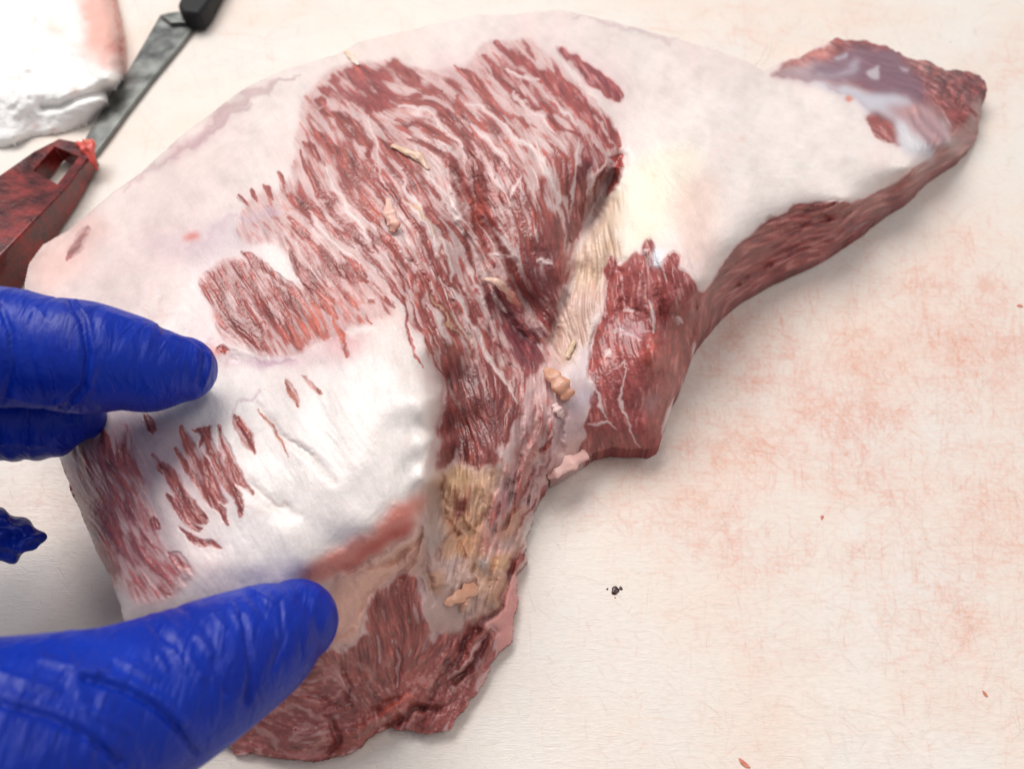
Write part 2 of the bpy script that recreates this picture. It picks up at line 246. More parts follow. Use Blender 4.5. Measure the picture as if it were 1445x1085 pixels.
FATS = [  # pale seams that cross the lean
 (2,4,[(600,440),(620,520),(640,620)]),(2,3,[(630,620),(680,740)]),(2,6,[(720,400),(820,430),(900,490),(950,560)]),(2,6,[(740,700),(800,800),(850,900),(860,960)]),(2,9,[(430,640),(470,740),(560,850),(600,920)]),(2,5,[(360,800),(450,900),(560,1010)]),
 (2,6,[(850,540),(930,600)]),(2,5,[(770,560),(830,680),(930,800),(1000,900)]),(3,7,[(170,390),(260,440),(330,520),(420,580)]),(3,4,[(310,260),(360,290),(430,310)]),(3,5,[(410,540),(460,640),(510,740),(520,820)]),(3,4,[(590,540),(570,650),(555,760)]),
 (3,6,[(180,470),(250,540),(320,640)]),(3,5,[(330,360),(420,430),(500,510)]),(3,3,[(440,350),(520,420),(590,470)]),(3,5,[(370,680),(330,760)]),(3,3,[(690,600),(650,680),(625,760)]),(3,6,[(40,720),(110,830),(150,900)]),(3,6,[(260,880),(330,960),(350,1040)]),
 (7,5,[(370,20),(480,30),(500,100)]),(7,5,[(190,120),(260,200),(310,280)]),(7,3,[(300,240),(360,370),(440,520),(490,600)]),(7,5,[(170,220),(220,340)]),(7,3,[(560,40),(620,60)]),(7,3,[(390,180),(440,250)]),
 (10,8,[(620,180),(700,270),(760,380)]),(10,6,[(800,380),(850,500),(870,600)]),(10,6,[(840,620),(900,700),(960,810)]),(10,5,[(740,700),(800,820),(850,920)]),(10,4,[(930,490),(990,620),(1040,760)]),(10,3,[(810,600),(870,780),(930,900)]),
 (8,1.8,[(290,650),(310,620)]),(8,1.8,[(310,640),(290,800),(320,900),(370,990)]),(8,2,[(150,900),(220,890),(270,920)]),(8,2.5,[(410,360),(425,450),(420,500)]),(8,3,[(220,600),(250,560)]),(8,3.5,[(320,400),(330,420)]),(8,2,[(170,740),(210,830),(230,880)]),(8,3,[(540,460),(560,480)]),(8,4,[(390,160),(410,150)]),
 (11,2.5,[(720,570),(735,640),(730,760)]),(11,2.5,[(940,740),(1010,640),(1090,560)])]
for k, hw, pts in FATS:
    ys, xs, s = stroke(T(k, pts), hw, rough=2.5); R[ys, xs] = np.minimum(R[ys, xs], np.where(s > -.4, -s*1.8-.1, 9))
streak_amp = np.where(R > -1.6, 1.0, .35)
streak_amp = streak_amp*(1-.5*np.clip(polym(T(8,[(215,100),(660,330),(560,780),(470,1010),(120,1010),(150,500)]), 8, 3), 0, 1))
f = R + streak_amp*(.50*LB + .42*LM + .24*LF) + .12*NZ3
LEAN = sstep(-.85, .85, f+.14*LT)
FINE = sstep(.9, 1.9, R)                              # solid lean: only thin threads of fat
LEAN = LEAN*(1-.5*sstep(915, 960, GY*1.)*sstep(.7, 1.7, NZ3*.7+.5*LM+.3*NZ2))
LEAN = LEAN*(1-.38*FINE*sstep(.9, 2.0, LM*.5+LF*.6+.5*LT+.3*NZ2))
LEAN = np.clip(LEAN+sstep(-2.2, -.6, R)*(1-LEAN)*.32*sstep(.3, 1.8, .8*LF+.6*LT+.4*NZ2), 0, 1)

# ---- colours
def paint(C, k, pts, col, amt=1., feather=8, rough=5):
    m = (polym(T(k, pts), feather, rough)*amt)[..., None]; C *= (1-m); C += lin(col)*m
fatC = np.ones((NY, NX, 3))*lin((225, 211, 206)); leanC = np.ones((NY, NX, 3))*lin((150, 79, 73))
v = np.clip(.5+.28*NZ1, 0, 1)[..., None]; fatC = fatC*(1-.45*v)+lin((222, 199, 194))*.45*v
for k, pts, col, a, fe in [
 (0,[(35,380),(100,320),(200,240),(290,190),(330,260),(300,330),(270,400),(200,450),(60,450)],(220,196,192),.5,25),
 (0,[(200,330),(320,310),(380,300),(400,340),(330,350),(290,380),(240,380)],(190,165,175),.5,12),
 (0,[(35,380),(90,325),(130,300),(150,310),(110,380),(60,420)],(232,188,178),.7,10),
 (0,[(270,400),(300,470),(350,510),(440,490),(480,440),(500,470),(500,520),(420,540),(330,540),(270,510)],(205,165,172),.5,10),
 (0,[(440,450),(500,430),(520,480),(470,500)],(205,140,140),.5,9),
 (0,[(255,510),(330,505),(400,520),(600,500),(610,640),(590,700),(520,750),(450,800),(330,800),(270,650),(250,590)],(227,218,213),.85,12),
 (0,[(430,330),(560,420),(560,470),(500,450),(450,400)],(222,180,170),.45,12),
 (0,[(590,90),(660,60),(700,150),(640,160),(600,130)],(214,178,178),.5,12),
 (0,[(690,30),(840,60),(900,130),(870,170),(800,90),(740,60)],(214,192,190),.6,14),
 (0,[(500,40),(620,50),(600,90),(500,90)],(228,208,198),.6,10),
 (0,[(880,170),(1100,100),(1220,160),(1290,235),(1200,285),(1090,300),(1000,390),(960,330),(880,300)],(228,217,211),.8,18),
 (0,[(860,260),(900,225),(960,200),(985,225),(975,300),(920,345),(870,340)],(228,218,192),.6,10),
 (0,[(935,270),(1000,240),(1020,300),(1010,360),(990,400),(950,340)],(228,196,184),.7,12),
 (7,[(720,0),(870,0),(850,60),(820,180),(790,280),(740,380),(690,440),(640,470),(612,430),(640,280),(690,120)],(202,166,150),.95,5),
 (3,[(700,740),(780,700),(760,860),(740,960),(700,1085),(560,1085),(590,960),(640,860)],(212,182,156),.8,6),
 (8,[(150,560),(210,470),(160,640),(180,760),(160,830),(100,870),(70,850),(60,720),(110,600)],(184,160,162),.9,5),
 (7,[(520,600),(560,560),(600,600),(590,700),(560,760),(500,820),(490,760)],(170,138,142),.85,6),
 (0,[(470,830),(520,800),(560,800),(600,740),(620,700),(625,800),(600,815),(560,815),(520,860),(500,905),(465,912)],(208,150,132),.8,6),
 (12,[(170,330),(340,190),(520,180),(640,130),(680,-60),(760,-100),(860,0),(880,100),(800,330),(740,440),(700,600),(650,760),(560,950),(450,1040),(200,1060),(160,900),(160,560)],(190,152,142),.95,5),
 (12,[(262,240),(340,195),(520,190),(690,185),(710,240),(660,330),(600,420),(520,520),(430,600),(330,600),(270,540),(245,360)],(206,162,132),.9,9),
 (12,[(340,440),(480,420),(560,520),(640,400),(690,350),(700,480),(660,640),(600,700),(590,760),(540,960),(450,1000),(380,800),(240,640),(260,560)],(192,146,118),.85,8),
 (0,[(740,560),(790,505),(800,540),(835,570),(830,610),(795,650),(762,690),(720,750),(690,700),(715,640)],(176,140,142),.85,6),
 (0,[(770,640),(840,610),(850,650),(790,690),(760,690)],(206,158,150),.8,4),
 (0,[(300,900),(480,900),(700,870),(735,780),(770,780),(740,960),(600,1084),(300,1084)],(186,124,116),.75,10),
 (0,[(705,830),(735,790),(745,900),(700,950),(690,930)],(208,140,134),.85,4),
 (0,[(100,590),(250,590),(280,620),(230,700),(120,690)],(160,140,146),.6,12),  # shade below the index finger, put into the fat colour
 (12,[(650,120),(760,180),(800,250),(780,350),(700,400),(640,320),(680,220)],(188,130,124),.8,6),
 (12,[(240,660),(400,660),(380,760),(320,820),(270,760)],(160,142,150),.9,6),
 (12,[(180,760),(300,720),(380,860),(440,900),(330,1030),(200,1050),(170,900)],(176,146,138),.9,6),
 (12,[(490,680),(520,670),(500,760),(490,800)],(170,170,178),.8,4),
 (12,[(170,560),(200,300),(270,330),(290,560),(200,720),(180,680)],(176,156,148),.85,5),
 (0,[(460,825),(520,790),(590,730),(596,800),(560,850),(520,880),(490,910),(465,900)],(220,170,150),.9,7),
 (0,[(78,620),(130,620),(180,640),(260,800),(230,860),(160,830)],(158,130,138),.8,12),  # purplish fat, with the shade under the fingers painted in
 (0,[(130,600),(260,590),(300,620),(330,700),(250,700)],(186,158,164),.5,12),
 (11,[(60,980),(180,880),(240,960),(220,1050),(90,1040)],(214,170,168),.8,8),
 (0,[(424,810),(470,780),(480,800),(440,822)],(226,196,180),.8,6)]:
    paint(fatC, k, pts, col, a, fe)
for k, pts, col, a, fe in [
 (0,[(440,100),(500,90),(560,110),(550,160),(500,160),(450,130)],(146,62,60),.8,6),
 (0,[(690,60),(760,80),(880,180),(860,240),(760,170),(680,100)],(152,74,72),.8,10),
 (3,[(500,185),(540,185),(600,225),(680,280),(757,375),(700,385),(600,320),(520,220)],(136,62,70),.9,4),
 (7,[(190,430),(420,420),(530,600),(500,720),(330,815),(180,870),(175,800)],(120,62,60),.85,10),
 (7,[(330,130),(420,150),(600,330),(612,440),(540,560),(440,400)],(116,62,72),.85,8),
 (7,[(400,0),(700,0),(640,330),(560,280),(440,100)],(130,68,70),.7,10),
 (3,[(600,560),(650,600),(590,830),(530,1000),(520,850)],(112,50,56),.85,6),
 (3,[(690,580),(755,590),(740,700),(690,740)],(168,60,56),.9,4),
 (8,[(220,100),(660,330),(560,700),(450,1010),(130,1010),(160,500)],(160,80,77),.9,6),
 (8,[(600,340),(680,330),(620,560),(560,700),(540,560),(600,450)],(156,84,82),.8,6),
 (8,[(385,490),(460,500),(480,570),(530,610),(520,670),(420,700),(380,620)],(184,92,84),.9,7),
 (8,[(340,860),(470,900),(450,990),(400,1010)],(160,68,66),.8,6),
 (0,[(980,440),(1045,345),(1120,290),(1200,286),(1291,236),(1340,200),(1400,200),(1200,360),(1050,430),(985,500)],(156,80,78),.95,4),
 (0,[(1150,50),(1280,75),(1400,95),(1395,160),(1340,150),(1280,130),(1200,80)],(116,60,62),.85,6),
 (9,[(1040,400),(1180,420),(1170,560),(1100,640),(980,680),(1020,560)],(140,70,70),.8,8),
 (9,[(590,95),(700,110),(790,180),(640,150)],(186,76,70),.9,3),
 (9,[(1090,450),(1130,450),(1165,520),(1150,530)],(150,40,42),.8,2),
 (9,[(150,215),(300,140),(430,85),(450,100),(380,200),(300,215)],(196,130,122),.85,5),
 (0,[(520,870),(580,800),(615,860),(630,890),(620,960),(560,1000),(480,1000),(400,960)],(154,86,79),.8,10),
 (0,[(330,1030),(400,960),(470,980),(470,1072),(340,1068)],(160,84,80),.8,10),
 (11,[(650,850),(760,790),(830,780),(770,880),(640,940),(520,1040),(460,1040)],(172,84,72),.8,7),
 (11,[(830,830),(1100,480),(1127,600),(1030,820),(900,950),(680,930)],(146,78,74),.8,6),
 (13,[(290,0),(400,0),(520,350),(470,380)],(132,60,52),.8,6),
 (0,[(90,630),(200,620),(260,700),(270,800),(230,850),(160,800)],(148,92,100),.6,14),
 (6,[(600,160),(760,180),(760,300),(640,400),(400,350),(440,250)],(196,110,92),.7,10),
 (2,[(540,740),(620,740),(660,860),(600,880)],(186,96,80),.7,8),(6,[(400,480),(550,480),(540,600),(400,620)],(196,116,92),.8,6),(6,[(290,600),(430,700),(440,820),(300,700)],(206,146,120),.8,6),
 (1,[(240,860),(350,860),(360,950),(240,1000)],(160,110,112),.8,5),(6,[(60,690),(350,690),(340,1000),(200,1085),(0,1085),(0,780)],(156,92,84),.5,12)]:
    paint(leanC, k, pts, col, a, fe)
ISO = np.clip(sstep(915, 960, GY*1.)*sstep(700, 650, GX*1.)+polym(T(8,[(215,100),(660,330),(560,780),(470,1010),(120,1010),(150,500)]), 8, 3)+sstep(1075, 1110, GX*1.)*sstep(330, 200, GY+.6*(GX-1280)*(GX > 1280)), 0, 1)
hue = np.clip(.5+.3*NZ2+.25*LB, 0, 1)[..., None]; leanC = leanC*(1-.35*hue)+lin((120, 64, 66))*.32*hue
lobe = sstep(900, 960, GY*1.)*sstep(700, 640, GX*1.)
hue = sstep(.6, 1.9, (NZ3*.5+LM*.7-NZ1*.4)*(1-lobe)+lobe*(NZ2*1.1+LM*.3))[..., None]; leanC = leanC*(1-.4*hue)+lin((182, 96, 84))*.4*hue
leanC *= (1+(.13-.09*ISO)*np.clip(LM, -2, 2)+(.11-.06*ISO)*np.clip(LF, -2, 2)+ISO*(.07*NZ3+.06*NZ4)+.10*np.clip(LT, -2, 2)+.06*NZ2)[..., None]
marz = (sstep(-2.0, -.9, R)*(1-LEAN))[..., None]; fatC = fatC*(1-.7*marz)+lin((204, 166, 162))*.7*marz
fatC *= (1+marz[..., 0]*(.05*LM+.05*LT))[..., None]
halo = np.clip(blur(LEAN, 5)*1.2, 0, 1)[..., None]*(1-.4*np.clip(polym(T(0,[(590,330),(880,200),(960,420),(760,700),(560,900),(600,560)]), 20, 5), 0, 1))[..., None]; fatC = fatC*(1-.5*halo)+lin((198, 152, 156))*.5*halo
fatC *= (1+.030*NZ2+.014*NZ3+.012*LF+.006*LM)[..., None]; pk = sstep(.7, 2.2, NZ2*.7+.5*NZ1)[..., None]; fatC = fatC*(1-.25*pk)+lin((212, 184, 180))*.25*pk
mid = 4*LEAN*(1-LEAN)
C = fatC*(1-LEAN[..., None])+leanC*LEAN[..., None]
C = C*(1-.22*mid[..., None])+lin((190, 120, 110))*(.22*mid[..., None])
def tint(k, hw, col, amt, pts):
    global C
    ys, xs, s_ = stroke(T(k, pts), hw, rough=4); a = (np.clip(s_+.15, 0, 1)*amt)[..., None]; C[ys, xs] = C[ys, xs]*(1-a)+lin(col)*a
for q in [(1,5,(168,130,138),.6,[(600,640),(720,560),(850,460),(960,400)]),(1,9,(196,160,164),.5,[(480,720),(620,620),(760,520),(900,400),(1050,300)]),(2,5,(176,146,148),.6,[(0,465),(110,400),(230,320),(330,275)]),(2,4,(186,160,160),.5,[(30,430),(160,340),(300,290)]),
  (3,7,(190,166,170),.6,[(560,50),(700,90),(850,130),(950,160)]),(2,8,(192,166,176),.7,[(100,850),(180,820),(260,800)]),(1,9,(192,168,176),.5,[(700,960),(760,940),(900,840)]),(6,4,(186,152,166),.7,[(260,430),(350,460),(450,430)]),(6,5,(188,156,168),.6,[(200,640),(240,590),(340,540)]),
  (6,2,(206,186,178),.7,[(430,730),(520,800),(600,900)]),(6,2,(208,178,168),.6,[(300,920),(380,980),(440,1020)]),(6,9,(234,222,216),.6,[(640,330),(760,310)]),(6,12,(214,202,196),.3,[(840,330),(880,520),(870,700)]),(6,6,(216,190,182),.5,[(975,700),(950,860),(940,960)]),(6,5,(226,212,206),.6,[(920,560),(930,700),(920,820)]),
  (5,7,(186,160,168),.6,[(500,700),(560,900),(620,1050)]),(5,7,(176,150,160),.6,[(640,720),(600,850)]),(3,4,(236,226,190),.6,[(850,650),(865,760),(840,860)]),(3,4,(238,228,196),.6,[(900,660),(910,760),(890,860)]),(3,3,(206,186,150),.6,[(880,650),(885,760)]),
  (8,3,(204,178,176),.6,[(560,150),(600,220),(620,320)]),(8,5,(216,190,182),.5,[(640,130),(660,200),(640,300)]),(8,4,(224,216,216),.5,[(280,500),(330,510)]),(8,4,(216,200,204),.5,[(310,540),(360,520)]),(8,4,(214,190,190),.5,[(540,470),(550,490)]),(8,4,(216,196,190),.45,[(460,130),(580,180)]),
  (1,8,(214,176,166),.5,[(150,1000),(220,880),(330,810)]),(5,7,(210,180,172),.5,[(520,230),(620,260),(640,180)]),(7,2,(196,166,140),.7,[(200,190),(280,330),(330,430)]),(7,2.5,(206,176,140),.6,[(150,150),(230,290),(290,380)]),(10,3,(216,180,130),.6,[(640,160),(740,300),(790,380)]),
  (0,3,(206,176,166),.7,[(752,560),(745,610),(722,660)]),(0,2.5,(210,180,172),.7,[(770,585),(762,640),(740,685)]),(0,3,(134,66,66),.6,[(780,600),(775,640),(755,690)]),(0,3,(140,76,78),.5,[(740,600),(730,650),(712,700)]),(0,4,(204,150,136),.6,[(745,655),(755,640),(770,640)]),(0,3,(150,80,80),.6,[(790,570),(800,585),(795,600)]),
  (11,5,(190,142,136),.55,[(340,830),(430,870),(500,930)]),(11,6,(196,150,146),.5,[(150,900),(230,960),(260,1010)]),(11,5,(186,130,122),.5,[(420,660),(470,720),(520,700)]),(11,5,(184,134,126),.5,[(560,640),(640,700),(620,780)]),(11,5,(190,140,132),.5,[(300,960),(380,910),(430,960),(380,1010)]),(11,4,(100,46,44),.5,[(430,620),(400,700),(300,760)]),
  (11,6,(172,120,114),.5,[(960,560),(900,680),(840,790)]),(11,4,(184,130,120),.6,[(1010,640),(950,740)]),(11,5,(206,140,130),.6,[(1120,500),(1100,620)]),(12,6,(196,130,128),.7,[(640,800),(640,900),(600,1040)]),(12,5,(120,58,56),.7,[(690,600),(620,700),(590,800)]),(12,5,(110,54,56),.7,[(560,900),(500,1010),(450,1070)]),
  (11,3,(84,40,42),.65,[(830,850),(900,740),(990,620),(1060,500),(1110,470)]),(11,3,(78,36,40),.7,[(930,760),(1000,690),(1080,580),(1127,540)]),(11,3,(80,36,38),.6,[(650,930),(770,875),(800,845),(880,845)]),(11,2.5,(96,46,44),.5,[(445,1040),(500,985),(490,930)]),  # shade in the gaps between the lower layers, painted as dark lines
  (11,7,(196,150,140),.5,[(480,560),(540,480),(580,400)]),(11,6,(190,120,108),.45,[(470,600),(520,540),(560,520)]),(11,5,(198,140,126),.5,[(520,330),(600,300),(700,260)]),(11,4,(170,130,120),.5,[(640,420),(600,480),(590,540)]),(11,5,(208,150,146),.5,[(230,860),(330,830),(430,850),(440,900)]),
  (11,4,(204,96,78),.7,[(660,860),(720,820),(790,800)]),(11,4,(150,90,86),.6,[(700,580),(760,620),(790,700)]),(11,5,(196,128,120),.45,[(250,1000),(330,1030),(420,1020)])]: tint(*q)
# yellow fat: grainy orange lumps
def overlay(k, pts, col, amt, feather=2, rough=3):
    global C
    m = (polym(T(k, pts), feather, rough)*amt)[..., None]; C = C*(1-m)+lin(col)*m
for q in [
 (9,[(90,250),(300,215),(420,225),(540,200),(560,240),(520,300),(300,340),(200,310)],(172,156,164),.75,5),
 (9,[(300,335),(460,325),(600,365),(740,355),(830,400),(870,440),(780,450),(790,530),(860,610),(940,660),(890,730),(780,650),(740,590),(735,520),(640,470),(580,480),(560,440),(470,380)],(192,190,198),.95,4),
 (9,[(690,430),(860,420),(920,450),(1010,530),(1020,600),(960,665),(880,650),(800,560),(720,480)],(168,134,138),.95,5),
 (9,[(300,235),(420,180),(560,140),(700,160),(800,200),(880,330),(900,430),(860,440),(760,370),(640,370),(560,340),(480,310),(300,300)],(118,88,104),.78,4),
 (9,[(960,480),(1015,530),(1020,600),(960,665),(950,650),(1000,600),(1000,540)],(200,184,186),.7,2),(9,[(760,520),(790,530),(880,640),(880,700),(800,650),(750,580)],(210,206,208),.9,4),(9,[(590,265),(640,245),(670,225),(685,270),(670,300),(620,290)],(190,178,184),.8,1.5),(9,[(420,180),(500,165),(500,190),(430,195)],(178,168,178),.7,1.5),(9,[(755,235),(800,220),(800,240),(765,250)],(184,170,176),.7,1),
 (9,[(310,290),(500,245),(540,200),(555,225),(520,262),(420,285),(330,300)],(168,154,164),.7,2),
 (9,[(760,450),(860,430),(870,470),(800,490)],(206,150,140),.6,4),(9,[(465,385),(490,378),(500,395),(485,405)],(204,120,96),.9,1),
 (0,[(415,818),(460,782),(515,750),(556,716),(592,694),(602,708),(578,742),(525,782),(482,808),(450,828)],(214,116,100),.88,6),
 (0,[(466,806),(520,768),(580,724),(584,738),(530,782),(475,812)],(182,74,66),.8,4),
 (1,[(690,890),(740,885),(765,905),(730,925),(695,910)],(200,84,68),.85,3),(1,[(690,900),(715,890),(715,912)],(222,160,130),.7,1),
 (6,[(120,380),(190,375),(185,395),(130,400)],(196,96,84),.7,2),(0,[(1040,196),(1056,198),(1050,204)],(216,160,140),.6,2),
 (12,[(175,740),(240,640),(330,620),(420,690),(470,820),(500,900),(440,980),(420,930),(380,1000),(300,1060),(270,1010),(210,1060),(185,930)],(188,156,146),.7,2.5,5),(12,[(440,900),(560,740),(600,770),(560,900),(480,1000),(440,1010)],(186,146,134),.8,1.5,4),
 (12,[(400,540),(440,560),(440,640),(400,680),(350,660),(340,600)],(196,144,110),.8,2),(12,[(250,600),(310,590),(330,640),(290,700),(245,670)],(190,146,116),.8,2),(12,[(610,440),(690,400),(690,480),(640,560),(580,600),(570,540)],(190,138,116),.8,2),
 (12,[(520,670),(600,650),(610,700),(560,740),(510,730)],(196,150,112),.8,2),(12,[(530,760),(585,760),(570,850),(530,920),(500,880)],(190,138,108),.8,2),(12,[(190,740),(250,730),(300,800),(300,880),(250,900),(190,840)],(188,140,116),.8,2),(12,[(300,220),(430,200),(450,330),(390,360),(330,350),(290,300)],(206,170,130),.7,6),
 (12,[(440,210),(560,200),(520,300),(450,300)],(196,160,134),.6,5),(12,[(540,350),(620,350),(600,440),(540,470)],(160,116,120),.7,3),(12,[(470,540),(540,560),(520,640),(470,620)],(180,110,96),.7,3),(12,[(640,130),(700,150),(720,230),(680,330),(650,280)],(176,118,112),.7,3),
 (12,[(330,370),(400,370),(405,430),(370,460),(330,430)],(130,58,48),.85,2.5),(12,[(275,240),(295,250),(280,320),(265,310)],(120,44,40),.8,1.5),
 (8,[(440,130),(465,150),(475,210),(450,235),(430,215),(425,170)],(206,214,222),.8,2),(8,[(120,740),(165,760),(165,810),(120,850),(85,870),(90,800)],(182,170,182),.55,5),  # second patch: blue-white sheen beside the flap, painted into the colour
 (8,[(400,780),(440,770),(450,800),(410,860),(390,850)],(196,160,160),.5,5),(8,[(270,480),(370,470),(350,530),(290,520)],(186,150,156),.45,6),
 (3,[(815,640),(850,640),(870,700),(865,850),(820,920),(790,900),(830,800),(810,720)],(224,216,190),.6,5),(3,[(870,640),(930,660),(910,800),(880,880)],(224,212,188),.4,6),
 (3,[(740,960),(800,870),(860,860),(850,900),(780,960),(745,990)],(226,212,190),.8,3),
 (1,[(700,560),(850,460),(940,410),(900,440),(780,540),(680,620),(600,650)],(176,142,150),.5,5),(2,[(0,440),(120,340),(300,270),(200,320),(100,400),(0,470)],(186,158,160),.45,5),
 (6,[(170,420),(300,440),(460,430),(470,450),(300,470),(180,440)],(190,150,166),.5,3),
 (0,[(1000,402),(1045,345),(1090,304),(1120,287),(1120,291),(1095,308),(1050,352),(1008,410)],(120,70,66),.5,1.2)]:
    overlay(*q)
yel = polym(T(12,[(300,200),(690,200),(790,260),(700,640),(590,760),(560,940),(450,1000),(240,700),(270,340)]), 6, 5)
yn = LM*.5+NZ2*.7
C *= (1+yel*.13*np.clip(yn, -2, 2))[..., None]
vein = yel*sstep(.75, 1.7, LB*.7-NZ2*.5); C = C*(1-.5*vein[..., None])+lin((150, 78, 70))*(.5*vein[..., None])
ylobe = np.clip(polym(T(7,[(720,0),(850,0),(790,280),(690,440),(612,430),(690,120)]), 5, 3)+polym(T(3,[(700,740),(780,700),(700,1085),(560,1085),(640,860)]), 5, 3), 0, 1)
C *= (1-.11*ylobe*np.clip(LM, -1.5, 2))[..., None]
side = polym(OUTS := T(0,[(985,440),(1045,345),(1066,325),(1090,308),(1120,290),(1165,284),(1200,286),(1230,278),(1265,255),(1291,236),(1340,200),(1400,200),(1200,360),(1050,430),(985,500)]), 1.5, 1)
pale = side*sstep(.8, 1.8, LM); C = C*(1-.35*pale[..., None])+lin((186, 128, 122))*(.35*pale[..., None])
dark = side*sstep(1.3, 2.3, -LB*.6-LM*.7); C *= (1-.3*dark)[..., None]
hatch = polym(T(9,[(780,440),(900,440),(1010,530),(1010,610),(960,660),(880,650),(820,580)]), 4, 3)
C *= (1-.16*hatch*np.sin((GX*.75-GY*.55+2*NZ2)/2.1))[..., None]
grain = polym(T(9,[(800,190),(1000,230),(1180,270),(1200,380),(1180,500),(1050,400),(900,440),(860,300)]), 6, 4)
C *= (1+grain*.12*np.clip(NZ3, -2, 2))[..., None]
pale = grain*sstep(1.5, 2.2, NZ3+.6*NZ4); C = C*(1-.4*pale[..., None])+lin((170, 112, 104))*(.4*pale[..., None])
C = np.clip(C, .004, .86)

